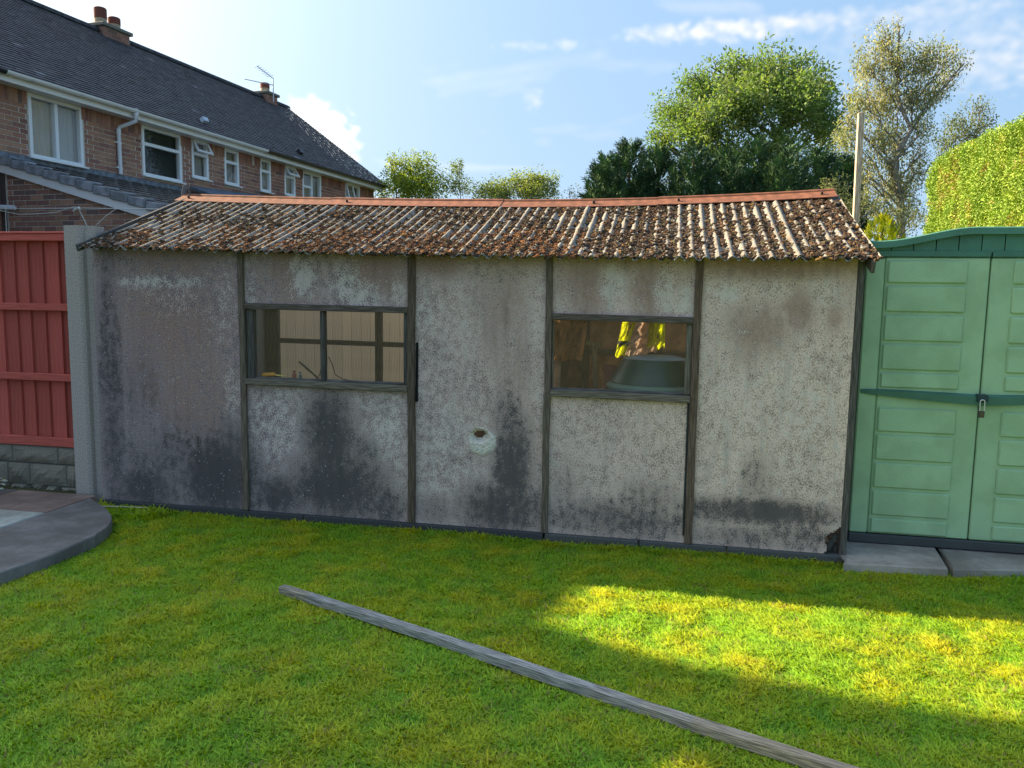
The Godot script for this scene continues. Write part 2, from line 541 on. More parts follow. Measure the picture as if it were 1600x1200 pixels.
var pale_stains := [
	[-0.2, 1.62, 0.42, 0.05, 0.8], [-0.05, 1.5, 0.2, 0.1, 0.45], [0.36, 0.55, 0.08, 0.5, 0.55], [0.30, 1.45, 0.14, 0.3, 0.4], [-0.45, 0.85, 0.12, 0.4, 0.4], [-0.52, 0.35, 0.06, 0.2, 0.35],
	[0.92, 1.68, 0.10, 0.16, 0.9], [1.22, 1.62, 0.10, 0.16, 0.85], [1.35, 1.52, 0.16, 0.12, 0.8], [1.6, 1.55, 0.06, 0.12, 0.7], [0.52, 1.55, 0.05, 0.15, 0.6], [0.65, 0.6, 0.22, 0.3, 0.55], [1.52, 0.62, 0.14, 0.3, 0.55], [1.35, 0.78, 0.2, 0.1, 0.3],
	[1.78, 1.45, 0.10, 0.25, 0.5], [1.95, 0.55, 0.22, 0.28, 0.5], [1.9, 0.32, 0.18, 0.2, 0.4], [2.55, 1.2, 0.06, 0.5, 0.45], [2.1, 1.35, 0.15, 0.3, 0.3],
	[3.02, 1.64, 0.08, 0.14, 0.85], [3.35, 1.60, 0.07, 0.18, 0.85], [3.48, 1.52, 0.06, 0.12, 0.9], [2.72, 1.5, 0.06, 0.1, 0.5], [3.15, 1.5, 0.2, 0.06, 0.4],
	[3.72, 1.60, 0.10, 0.07, 0.85], [4.0, 1.62, 0.12, 0.06, 0.7], [4.3, 1.60, 0.12, 0.10, 0.7], [3.75, 1.0, 0.15, 0.5, 0.35], [4.15, 0.95, 0.3, 0.4, 0.45], [4.1, 0.36, 0.02, 0.05, 0.7]]

func field(list: Array, x: float, y: float) -> float:
	var s := 0.0
	for e in list:
		var dx: float = (x - e[0]) / e[2]
		if dx > 2.0 or dx < -2.0: continue
		var dy: float = (y - e[1]) / e[3]
		if dy > 2.0 or dy < -2.0: continue
		s = maxf(s, float(e[4]) * exp(-0.62 * pow(dx * dx + dy * dy, 1.2)))
	return s

func wall_texture() -> ImageTexture:
	var w := 1560
	var h := 560
	var sx := (SHED_R - SHED_L) / w
	var sy := WALL_H / h
	var f1 := noise(31, 95.0, 2)
	var f2 := noise(32, 15.0, 4)
	var f3 := noise(33, 2.6, 4)
	var st := noise(34, 1.0, 4)
	var data := PackedByteArray()
	data.resize(w * h * 3)
	for j in h:
		var y := WALL_H - (j + 0.5) * sy
		for i in w:
			var x := SHED_L + (i + 0.5) * sx
			var fine := f1.get_noise_2d(x, y * 0.75)
			var med := f2.get_noise_2d(x, y * 0.8)
			var big := f3.get_noise_2d(x, y)
			var run := st.get_noise_2d(x * 14.0, y * 1.7)     # runs of rain down the sheet
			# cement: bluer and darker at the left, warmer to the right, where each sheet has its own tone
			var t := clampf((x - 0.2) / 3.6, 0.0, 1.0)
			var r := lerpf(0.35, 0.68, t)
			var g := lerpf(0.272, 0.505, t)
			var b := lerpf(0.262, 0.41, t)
			var gr := 1.0 + fine * 0.75 + med * 0.40 + big * 0.22
			r *= gr; g *= gr; b *= gr
			var crust := 0.42 * smoothstep(0.12, 0.55, med * 0.8 + fine * 0.7 + run * 0.35)     # pale lichen crust all over
			r = lerpf(r, 0.66, crust); g = lerpf(g, 0.60, crust); b = lerpf(b, 0.53, crust)
			var wob := fine * 0.8 + med * 0.6 + big * 0.35 + run * 0.18
			var br := smoothstep(0.30, 0.80, field(brown_stains, x, y) + wob * 0.85)
			if br > 0.0:
				r = lerpf(r, 0.31 * (1.0 + fine * 0.7), br * 0.88); g = lerpf(g, 0.185 * (1.0 + fine * 0.7), br * 0.85); b = lerpf(b, 0.14 * (1.0 + fine * 0.7), br * 0.85)
			var pa := smoothstep(0.50, 0.72, field(pale_stains, x, y) + wob * 0.9 - 0.05)
			if pa > 0.0:
				r = lerpf(r, 0.70, pa * 0.72); g = lerpf(g, 0.62, pa * 0.72); b = lerpf(b, 0.55, pa * 0.72)
			var dk := smoothstep(0.14, 0.98, field(dark_stains, x, y) * 1.3 + wob * 0.9 * clampf(field(dark_stains, x, y) * 3.0, 0.25, 1.0))
			if dk > 0.0:
				r = lerpf(r, 0.065, dk * 0.9); g = lerpf(g, 0.060, dk * 0.9); b = lerpf(b, 0.060, dk * 0.9)
			var rd := 0.6 * smoothstep(0.3, 0.8, run + fine * 0.5 + med * 0.3)
			r *= 1.0 - 0.3 * rd; g *= 1.0 - 0.3 * rd; b *= 1.0 - 0.3 * rd
			var hole := Vector2(x - 2.187, y - 0.59).length() + med * 0.02
			if hole < 0.098:
				var q := smoothstep(0.098, 0.085, hole)
				r = lerpf(r, 0.66 + fine * 0.2, q); g = lerpf(g, 0.60 + fine * 0.2, q); b = lerpf(b, 0.50 + fine * 0.18, q)
			var o := (j * w + i) * 3
			data[o] = to8(r); data[o + 1] = to8(g); data[o + 2] = to8(b)
	# flecks of lichen, bird lime and pits
	var rg := RandomNumberGenerator.new()
	rg.seed = 77
	for k in 5200:
		var cx := rg.randi_range(8, w - 9)
		var cy := rg.randi_range(8, h - 9)
		var left := 1.0 - float(cx) / w
		if rg.randf() > 0.2 + 0.8 * left: continue
		var bright := rg.randf() < 0.78
		var val := rg.randi_range(135, 205) if bright else rg.randi_range(30, 60)
		# a short crooked run of specks, mostly downwards
		for q in (rg.randi_range(1, 5) if bright else 1):
			var o := (cy * w + cx) * 3
			data[o] = val; data[o + 1] = val; data[o + 2] = val - 6
			cx = clampi(cx + rg.randi_range(-1, 1), 1, w - 2)
			cy = clampi(cy + rg.randi_range(0, 1), 1, h - 2)
	var im := Image.create_from_data(w, h, false, Image.FORMAT_RGB8, data)
	return ImageTexture.create_from_image(im)

func to8(l: float) -> int:
	var c := clampf(l, 0.0, 1.0)
	return int(round(255.0 * (12.92 * c if c < 0.0031308 else 1.055 * pow(c, 1.0 / 2.4) - 0.055)))

# one cement sheet as a gridded board; 'cut' removes grid cells, 'dent' moves points
func sheet(parent: Node3D, x0: float, x1: float, y0: float, y1: float, step: float, label := "", crater := false, broken := false) -> void:
	var m := MB.new()
	var nx := maxi(1, int(ceil((x1 - x0) / step)))
	var ny := maxi(1, int(ceil((y1 - y0) / step)))
	var un := noise(41, 2.0, 2)
	var pitn := noise(42, 40.0, 3)
	var pos := func(i: int, j: int) -> Vector3:
		var x := lerpf(x0, x1, float(i) / nx)
		var y := lerpf(y0, y1, float(j) / ny)
		var z := un.get_noise_2d(x, y) * 0.003
		if crater:
			var d := Vector2(x - 2.187, y - 0.59).length()
			if d < 0.10:
				z += 0.010 * smoothstep(0.10, 0.075, d)
				var e := Vector2((x - 2.172) / 0.062, (y - 0.628) / 0.045).length()
				z -= 0.055 * smoothstep(1.15, 0.6, e)
				z += pitn.get_noise_2d(x, y) * 0.010 * smoothstep(0.10, 0.05, d)
		return Vector3(x, y, z)
	for i in nx:
		for j in ny:
			var a: Vector3 = pos.call(i, j); var b: Vector3 = pos.call(i + 1, j); var c: Vector3 = pos.call(i + 1, j + 1); var d: Vector3 = pos.call(i, j + 1)
			if broken and (a.x + b.x) * 0.5 > 4.385 + 0.012 * sin(a.y * 60.0) and (a.y + d.y) * 0.5 < 0.115 + 0.75 * ((a.x + b.x) * 0.5 - 4.385): continue
			if crater and Vector2(((a.x + b.x) * 0.5 - 2.165) / 0.036, ((a.y + d.y) * 0.5 - 0.632) / 0.026).length() < 1.0 + 0.25 * pitn.get_noise_2d(a.x, a.y): continue
			for t in [[a, d, c], [a, c, b]]:
				for p in t:
					m.v.append(p); m.c.append(Color.WHITE)
					m.uv.append(Vector2((p.x - SHED_L) / (SHED_R - SHED_L), 1.0 - p.y / WALL_H))
	# edges and back, 8 mm behind
	for e in [[Vector3(x0, y0, 0), Vector3(x1, y0, 0)], [Vector3(x0, y1, 0), Vector3(x1, y1, 0)], [Vector3(x0, y0, 0), Vector3(x0, y1, 0)], [Vector3(x1, y0, 0), Vector3(x1, y1, 0)]]:
		var a: Vector3 = e[0]; var b: Vector3 = e[1]
		if broken and (a.x > 4.4 or b.x > 4.4) and (a.y < 0.1 or b.y < 0.1): continue
		var bk := Vector3(0, 0, -0.008)
		for p in [a, b, b + bk, a, b + bk, a + bk]:
			m.v.append(p); m.c.append(Color.WHITE)
			m.uv.append(Vector2((p.x - SHED_L) / (SHED_R - SHED_L), 1.0 - p.y / WALL_H))
	obj("wall_sheet", m.mesh(false), M.asbestos, parent, label)

func build_shed() -> void:
	var s := thing("corrugated_shed", "old grey cement sheet shed with a mossy corrugated roof", "shed")
	var tx := wall_texture()
	var am := mat("asbestos", Color.WHITE, 0.95, null, Vector3.ONE, false, null, 0.0, 0.25)
	am.albedo_texture = tx
	am.heightmap_enabled = true
	am.heightmap_texture = tx
	am.heightmap_scale = 0.22
	am.texture_repeat = false
	var X := [0.456, 1.698, 2.622, 3.553]
	# front sheets
	sheet(s, SHED_L, X[0] - 0.004, 0.0, WALL_H, 0.1, "dark stained cement wall sheet")
	sheet(s, X[0] + 0.004, X[1] - 0.004, 1.46, WALL_H, 0.1, "cement wall sheet with pale flaking patches")
	sheet(s, X[0] + 0.004, X[1] - 0.004, 0.0, 0.93, 0.1, "cement wall sheet with a black stain in the middle")
	sheet(s, X[1] + 0.004, X[2] - 0.004, 0.0, WALL_H, 0.0115, "grey cement wall sheet with a round chipped hole", true)
	sheet(s, X[2] + 0.004, X[3] - 0.004, 1.43, WALL_H, 0.1)
	sheet(s, X[2] + 0.004, X[3] - 0.004, 0.0, 0.935, 0.1)
	sheet(s, X[3] + 0.004, SHED_R - 0.012, 0.0, WALL_H, 0.0125, "pale cement wall sheet with a broken bottom corner", false, true)
	# cover battens of weathered wood over the joints
	var tw := [0.042, 0.05, 0.042, 0.046]
	for i in 4:
		var m := MB.new()
		m.col = [Color(0.22, 0.175, 0.13), Color(0.17, 0.125, 0.09), Color(0.21, 0.165, 0.125), Color(0.21, 0.145, 0.10)][i]
		var x: float = X[i]
		# slightly bent strip in four lengths
		var last := Vector3(x, 0.0, 0.010)
		for k in range(1, 7):
			var nx := Vector3(x + rng.randf_range(-0.004, 0.004), WALL_H * k / 6.0, 0.010 + rng.randf_range(-0.002, 0.002))
			m.bar(last, nx + Vector3(0, 0.001, 0), 0.026, float(tw[i]), Vector3.RIGHT, 0.003)
			last = nx
		obj("cover_batten", m, M.old_timber, s)
	var sp := MB.new()      # a pale split where the batten is torn open
	sp.col = Color(0.46, 0.40, 0.32)
	sp.bar(Vector3(2.596, 0.66, 0.0235), Vector3(2.600, 0.93, 0.0245), 0.008, 0.007, Vector3.RIGHT, 0.002)
	obj("wood_split", sp, M.old_timber, s, "pale torn split in the batten")
	sp = MB.new()
	sp.col = Color(0.012, 0.012, 0.014)
	sp.bar(Vector3(1.732, 0.84, 0.004), Vector3(1.735, 1.24, 0.004), 0.010, 0.016, Vector3.RIGHT, 0.002)
	obj("tar_seam", sp, M.old_timber, s, "black tarry seam beside the batten")
	sp = MB.new()
	sp.col = Color(0.05, 0.06, 0.055)
	sp.bar(Vector3(3.522, 0.05, 0.005), Vector3(3.520, 0.90, 0.005), 0.011, 0.012, Vector3.RIGHT, 0.002)
	sp.bar(Vector3(3.520, 0.90, 0.005), Vector3(3.508, 0.925, 0.005), 0.011, 0.012, Vector3.RIGHT, 0.002)
	obj("tar_seam", sp, M.old_timber, s)
	# right corner post
	var cp := MB.new()
	cp.col = Color(0.15, 0.135, 0.115)
	cp.cbox(Vector3(SHED_R - 0.010, -0.01, -0.06), Vector3(SHED_R + 0.028, WALL_H, 0.004), 0.003)
	obj("corner_post", cp, M.old_timber, s)
	cp = MB.new()
	cp.col = Color(0.10, 0.095, 0.085)
	cp.bar(Vector3(4.40, 0.02, -0.03), Vector3(4.455, 0.12, -0.035), 0.02, 0.03, Vector3.RIGHT, 0.003)
	cp.cbox(Vector3(4.36, 0.0, -0.08), Vector3(4.466, 0.05, -0.045), 0.003)
	obj("broken_batten", cp, M.old_timber, s)
	# plinth stones
	for e in [[-0.72, 0.9], [0.905, 2.615], [2.628, 3.24], [3.247, 3.79], [3.797, 4.49]]:
		var m := MB.new()
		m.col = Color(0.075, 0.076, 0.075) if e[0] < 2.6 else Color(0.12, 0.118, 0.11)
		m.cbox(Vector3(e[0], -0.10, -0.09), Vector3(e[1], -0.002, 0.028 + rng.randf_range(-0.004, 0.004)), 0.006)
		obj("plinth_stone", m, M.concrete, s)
	# windows
	shed_window(s, X[0], X[1], 0.93, 1.46, [0.536, 1.034, 1.068, 1.637], 0.967, 1.412)
	shed_window(s, X[2], X[3], 0.935, 1.43, [2.655, 3.49], 0.985, 1.384)
	# studs behind the front and the other walls
	var stud := MB.new()
	stud.col = Color(0.16, 0.12, 0.085)
	for x in X + [SHED_L + 0.03]:
		stud.cbox(Vector3(x - 0.022, 0.0, -0.062), Vector3(x + 0.022, WALL_H - 0.03, -0.0085))
	stud.cbox(Vector3(SHED_L, WALL_H - 0.075, -0.062), Vector3(SHED_R - 0.012, WALL_H - 0.031, -0.0095))
	obj("front_studs", stud, M.old_timber, s, "timber studs inside the front wall")
	# the side walls and the back wall, cement outside
	var side := MB.new()
	side.col = Color(0.27, 0.26, 0.245)
	for x in [SHED_L, SHED_R - 0.004]:
		var dx := 0.008
		var ya := eave_y(x) - 0.02
		var yr := ridge_y(x) - 0.09
		var pts := [Vector3(x, 0, -0.0635), Vector3(x, 0, -SHED_D), Vector3(x, ya - 0.01, -SHED_D), Vector3(x, yr, -1.22), Vector3(x, ya + 0.0, -0.0635)]
		var pts2 := []
		for p in pts: pts2.append(p + Vector3(dx, 0, 0))
		var ctr := Vector3(x + dx * 0.5, 1.0, -1.2)
		side.out(pts, ctr); side.out(pts2, ctr)
		for i in 5: side.out([pts[i], pts[(i + 1) % 5], pts2[(i + 1) % 5], pts2[i]], ctr)
		obj("end_wall", side, M.concrete, s)
		side = MB.new()
		side.col = Color(0.27, 0.26, 0.245)
	side.cbox(Vector3(SHED_L + 0.009, 0.0, -SHED_D - 0.008), Vector3(-0.63, WALL_H - 0.03, -SHED_D))
	side.cbox(Vector3(-0.63, 0.0, -SHED_D - 0.008), Vector3(1.75, 0.50, -SHED_D))
	side.cbox(Vector3(-0.63, WALL_H - 0.10, -SHED_D - 0.008), Vector3(1.75, WALL_H - 0.03, -SHED_D))
	side.cbox(Vector3(1.75, 0.0, -SHED_D - 0.008), Vector3(SHED_R - 0.005, WALL_H - 0.03, -SHED_D))
	obj("back_wall", side, M.concrete, s)
	# inside of the back wall: tan boards between dark framing
	var bx := [-0.72, -0.63, 0.53, 1.15, 1.75, 2.42, 2.62, 3.3, 3.9, 4.46]
	for i in bx.size() - 1:
		var lo := MB.new()
		var tone := 1.0 + rng.randf_range(-0.12, 0.1)
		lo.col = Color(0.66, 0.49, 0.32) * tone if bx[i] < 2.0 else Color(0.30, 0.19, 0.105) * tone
		if i in [1, 2, 3]:      # the back windows: glass from the bench up to the eaves
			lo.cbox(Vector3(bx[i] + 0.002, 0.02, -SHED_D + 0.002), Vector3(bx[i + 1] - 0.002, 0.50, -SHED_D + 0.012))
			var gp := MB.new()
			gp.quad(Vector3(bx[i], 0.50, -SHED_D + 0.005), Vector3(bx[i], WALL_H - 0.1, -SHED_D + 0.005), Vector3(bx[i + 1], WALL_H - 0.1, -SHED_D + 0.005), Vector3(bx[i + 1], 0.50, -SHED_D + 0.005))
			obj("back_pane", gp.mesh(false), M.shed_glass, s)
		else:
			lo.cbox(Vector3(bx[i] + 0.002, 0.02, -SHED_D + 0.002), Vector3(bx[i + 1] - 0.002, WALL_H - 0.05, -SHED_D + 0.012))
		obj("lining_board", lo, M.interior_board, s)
	for i in range(1, bx.size() - 1):
		var m := MB.new()
		m.col = Color(0.12, 0.09, 0.07)
		var wd := 0.035 if i != 1 else 0.07
		m.cbox(Vector3(bx[i] - wd, 0.02, -SHED_D + 0.013), Vector3(bx[i] + wd, WALL_H - 0.05, -SHED_D + 0.06), 0.003)
		obj("inner_post", m, M.old_timber, s)
	var rl := MB.new()
	rl.col = Color(0.13, 0.10, 0.075)
	rl.bar(Vector3(SHED_L + 0.02, 1.075, -SHED_D + 0.03), Vector3(SHED_R - 0.02, 1.03, -SHED_D + 0.03), 0.03, 0.05, Vector3.UP, 0.003)
	obj("inner_rail", rl, M.old_timber_x, s)
	var fl := MB.new()
	fl.col = Color(0.48, 0.42, 0.34)
	fl.cbox(Vector3(SHED_L + 0.01, -0.06, -SHED_D + 0.001), Vector3(SHED_R - 0.01, 0.0, -0.0645))
	obj("floor", fl, M.concrete, s)
	build_shed_roof(s)

func shed_window(s: Node3D, xa: float, xb: float, y0: float, y1: float, xs: Array, gy0: float, gy1: float) -> void:
	var w := Node3D.new()
	w.name = "window"
	s.add_child(w, true)
	var dk := Color(0.17, 0.14, 0.11)
	var a := xa + 0.024
	var b := xb - 0.024
	var m := MB.new()
	m.col = dk
	m.bar(Vector3(a, y1 + 0.002, -0.012), Vector3(b, y1 - 0.006, -0.012), 0.075, 0.042, Vector3.UP, 0.004)
	obj("head", m, M.old_timber_x, w)
	m = MB.new()
	m.col = Color(0.25, 0.21, 0.16)
	m.bar(Vector3(a, y0 + 0.004, -0.005), Vector3(b, y0 - 0.004, -0.005), 0.09, 0.044, Vector3.UP, 0.005)
	obj("sill", m, M.old_timber_x, w)
	var edges := [[a, xs[0] - 0.0], [xs[-1] + 0.0, b]]
	if xs.size() == 4: edges.append([xs[1], xs[2]])
	for e in edges:
		m = MB.new()
		m.col = Color(0.13, 0.12, 0.105) if xs.size() == 4 else Color(0.25, 0.22, 0.17)
		m.cbox(Vector3(e[0] + 0.001, y0 + 0.024, -0.045), Vector3(e[1] - 0.001, y1 - 0.024, 0.004), 0.004)
		obj("stile", m, M.old_timber, w)
	for k in xs.size() / 2:
		var g := MB.new()
		g.quad(Vector3(xs[2 * k] - 0.004, y0 + 0.0, -0.022), Vector3(xs[2 * k] - 0.004, y1 - 0.0, -0.022), Vector3(xs[2 * k + 1] + 0.004, y1 - 0.0, -0.022), Vector3(xs[2 * k + 1] + 0.004, y0, -0.022))
		obj("pane", g.mesh(false), M.shed_glass, w)
		# putty line along the bottom of the pane
		var p := MB.new()
		p.col = Color(0.2, 0.19, 0.17)
		p.bar(Vector3(xs[2 * k], y0 + 0.029, -0.015), Vector3(xs[2 * k + 1], y0 + 0.027, -0.015), 0.012, 0.014, Vector3.UP, 0.003)
		obj("putty", p, M.old_timber_x, w)

# height of the corrugated sheet at x and t (0 eave .. 1 ridge); front is +1 or -1
const PITCH := 0.0762
func roof_pt(x: float, t: float, front: float, lift := 0.0) -> Vector3:
	var z := lerpf(0.125, -1.20, t)
	var ye := eave_y(x) + 0.012
	var yr := ridge_y(x) - 0.042
	var y := lerpf(ye, yr, t) - 0.012 * sin(PI * t) + 0.0125 * cos(TAU * x / PITCH) + lift
	if front < 0.0: z = -2.44 - z
	return Vector3(x, y, z)

func build_shed_roof(s: Node3D) -> void:
	var ln := noise(51, 6.0, 4)
	var ln2 := noise(52, 30.0, 3)
	var x := -0.72
	var nsheet := 0
	while x < 4.56:
		var x1 := minf(x + PITCH * 9.0, 4.56)
		if 4.56 - x1 < 0.2: x1 = 4.56
		for front in [1.0, -1.0]:
			var m := MB.new()
			var nx := int(round((x1 + PITCH * 0.9 - x) / PITCH * 10.0)) if x1 < 4.5 else int(round((x1 - x) / PITCH * 10.0))
			var nt := 36
			var off := rng.randf_range(-0.008, 0.008)
			var jag := noise(53 + nsheet, 14.0, 2)
			var light: bool = front < 0.0 and nsheet != 4
			for thick in [0.0, -0.007]:
				for i in nx:
					for j in nt:
						var ids := [[i, j], [i, j + 1], [i + 1, j + 1], [i, j], [i + 1, j + 1], [i + 1, j]]
						if (thick < 0.0) != (front < 0.0): ids = [[i, j], [i + 1, j + 1], [i, j + 1], [i, j], [i + 1, j], [i + 1, j + 1]]
						if thick < 0.0 and j > 3 and not light and i > 0 and i < nx - 1 and false: continue
						for e in ids:
							var px: float = x + e[0] * PITCH / 10.0
							var t: float = float(e[1]) / nt
							if e[1] == 0: t -= 0.012 + off + jag.get_noise_1d(px) * 0.012
							var lap := 0.006 * smoothstep(x1 - 0.02, x1 + 0.03, px)
							var p := roof_pt(px, t, front, lap + thick + off * 0.4)
							m.v.append(p)
							var dyx := -0.0125 * TAU / PITCH * sin(TAU * px / PITCH)
							var nn := Vector3(-dyx, 1.0, 0.40 * front).normalized()
							m.n.append(nn if thick == 0.0 else -nn)
							var q := ln.get_noise_2d(px, t * 1.4) + 0.5 * ln2.get_noise_2d(px, t * 1.4)
							var pale := Color(0.30, 0.295, 0.28).lerp(Color(0.42, 0.40, 0.36), clampf(0.5 + q, 0.0, 1.0))
							var dirt := Color(0.15, 0.12, 0.09)
							m.c.append(pale.lerp(dirt, smoothstep(0.05, 0.55, q) * 0.8))
			# the cut edge at the eave
			for i in nx:
				var a0: float = x + i * PITCH / 10.0
				var a1: float = a0 + PITCH / 10.0
				var t0 := -(0.012 + off + jag.get_noise_1d(a0) * 0.012)
				var t1 := -(0.012 + off + jag.get_noise_1d(a1) * 0.012)
				var p0 := roof_pt(a0, t0, front, off * 0.4)
				var p1 := roof_pt(a1, t1, front, off * 0.4)
				var dn := Vector3(0, -0.007, 0)
				for p in [p0, p1, p1 + dn, p0, p1 + dn, p0 + dn]:
					m.v.append(p); m.n.append(Vector3(0, 0, front)); m.c.append(Color(0.40, 0.395, 0.38))
			if light:
				obj("roof_light_sheet", m.mesh(false), M.roof_light, s, "clear plastic corrugated rooflight sheet")
			else:
				obj("roof_sheet", m, M.roof_sheet, s)
		nsheet += 1
		x = x1
	# barge boards up the two verges
	for e in [[-0.735, 1.0], [4.572, -1.0]]:
		var bx: float = e[0]
		for front in [1.0, -1.0]:
			var m := MB.new()
			m.col = Color(0.13, 0.125, 0.12) if bx < 0.0 else Color(0.16, 0.14, 0.12)
			var a := roof_pt(bx, -0.01, front); a.y = eave_y(bx) - 0.004
			var b := roof_pt(bx, 1.0, front); b.y = ridge_y(bx) - 0.05
			if bx > 0.0:
				a.x = 4.52; b.x = 4.515
				a.y -= 0.045; b.y -= 0.045
			m.bar(a, b, 0.022, 0.05 if bx < 0.0 else 0.07, Vector3.UP, 0.003)
			obj("barge_board", m, M.old_timber, s)
	# ridge capping in lengths, with a roll along the top
	var px := [-0.80, 0.62, 2.05, 3.3, 4.54]
	for i in 4:
		var m := MB.new()
		m.col = Color(0.225, 0.085, 0.045) * (1.0 + rng.randf_range(-0.06, 0.06))
		var nseg := 10
		var prof := []
		for e in [[0.150, -0.082], [0.150, -0.076], [0.034, -0.026]]: prof.append(Vector2(e[0], e[1]))
		for k in 7:
			var a := PI * (0.06 + 0.88 * k / 6.0)
			prof.append(Vector2(0.026 * cos(a), -0.026 + 0.026 * sin(a)))
		for e in [[-0.034, -0.026], [-0.150, -0.076], [-0.150, -0.082]]: prof.append(Vector2(e[0], e[1]))
		for k in nseg:
			var xa := lerpf(px[i] - (0.03 if i > 0 else 0.0), px[i + 1], float(k) / nseg)
			var xb := lerpf(px[i] - (0.03 if i > 0 else 0.0), px[i + 1], float(k + 1) / nseg)
			var lift := 0.004 * (i % 2)
			for q in prof.size() - 1:
				var p: Vector2 = prof[q]; var r: Vector2 = prof[q + 1]
				var wa := rng.randf_range(-0.001, 0.001)
				m.quad(Vector3(xa, ridge_y(xa) + p.y + lift, -1.22 + p.x), Vector3(xa, ridge_y(xa) + r.y + lift, -1.22 + r.x), Vector3(xb, ridge_y(xb) + r.y + lift, -1.22 + r.x), Vector3(xb, ridge_y(xb) + p.y + lift, -1.22 + p.x))
		obj("ridge_cap", m, M.ridge_metal, s)
	for e in [-0.70, 0.75, 2.78, 4.44, 3.42]:
		var m := MB.new()
		m.col = Color(0.06, 0.045, 0.04)
		m.n = PackedVector3Array()
		var p := Vector3(e, ridge_y(e) - 0.045, -1.22 + 0.085)
		m.tube([p, p + Vector3(0, 0.02, 0.012)], [0.012, 0.008], 7)
		obj("roof_bolt", m, M.plain, s)
	var fin := MB.new()
	fin.col = Color(0.10, 0.10, 0.105)
	fin.bar(Vector3(-0.80, ridge_y(-0.8) - 0.08, -1.19), Vector3(-0.80, ridge_y(-0.8) + 0.075, -1.235), 0.02, 0.035, Vector3.RIGHT, 0.003)
	fin.bar(Vector3(-0.80, ridge_y(-0.8) + 0.075, -1.235), Vector3(-0.775, ridge_y(-0.8) - 0.05, -1.28), 0.02, 0.025, Vector3.RIGHT, 0.003)
	obj("verge_cap", fin, M.lead, s)
	# moss cushions in the valleys and over the crowns
	var cl := moss_mesh()
	var xf := []
	var cols := []
	var dens := noise(55, 1.6, 3)
	var den2 := noise(56, 9.0, 3)
	var tries := 0
	while xf.size() < 30000 and tries < 260000:
		tries += 1
		var mx := rng.randf_range(-0.70, 4.55)
		var t := rng.randf_range(-0.01, 0.90)
		var d := 0.44 + dens.get_noise_2d(mx, t * 1.3) * 0.5 + den2.get_noise_2d(mx, t * 1.3) * 0.75
		d += 0.28 * smoothstep(0.35, 0.0, t) * (1.0 if mx < 2.6 else 0.5)
		var valley := 0.5 - 0.5 * cos(TAU * mx / PITCH)
		d += (valley - 0.58) * (0.66 if mx < 2.0 else 0.66)
		if rng.randf() > d * 1.5 or d < 0.30: continue
		var p := roof_pt(mx, t, 1.0)
		var sc := rng.randf_range(0.006, 0.014) * (0.7 + 0.6 * valley)
		if rng.randf() < 0.05: sc *= 1.35
		var bs := Basis.from_euler(Vector3(rng.randf_range(-0.3, 0.6), rng.randf() * TAU, rng.randf_range(-0.3, 0.3)))
		xf.append(Transform3D(bs.scaled(Vector3(sc * rng.randf_range(1.0, 1.6), sc * rng.randf_range(0.6, 1.0), sc * rng.randf_range(1.0, 1.7))), p + Vector3(0, sc * 0.15, 0)))
		var k := rng.randf()
		var c := Color(0.115, 0.074, 0.050)
		if k < 0.32: c = Color(0.072, 0.052, 0.040)
		elif k < 0.42: c = Color(0.175, 0.105, 0.065)
		elif k < 0.52: c = Color(0.115, 0.10, 0.058)
		elif k < 0.62: c = Color(0.25, 0.225, 0.19)
		elif k < 0.65: c = Color(0.26, 0.15, 0.06)
		if t < 0.45 and mx < 2.8 and rng.randf() < 0.35: c = Color(0.24, 0.115, 0.055)
		c = c * rng.randf_range(0.75, 1.25)
		c.a = 1.0
		cols.append(c)
	many("moss", cl, M.moss, xf, cols, s)

func moss_mesh() -> ArrayMesh:
	var m := MB.new()
	var nz := noise(57, 1.6, 2)
	var rows := 4
	var cols := 8
	var p := func(i: int, j: int) -> Vector3:
		var th := PI * 0.62 * i / rows
		var ph := TAU * j / cols
		var d := Vector3(sin(th) * cos(ph), cos(th), sin(th) * sin(ph))
		return d * (1.0 + 0.55 * nz.get_noise_3dv(d * 1.2))
	for i in rows:
		for j in cols:
			var a: Vector3 = p.call(i, j); var b: Vector3 = p.call(i, j + 1); var c: Vector3 = p.call(i + 1, j + 1); var d: Vector3 = p.call(i + 1, j)
			m.out([a, d, c], Vector3.ZERO)
			if i > 0: m.out([a, c, b], Vector3.ZERO)
	return m.mesh()

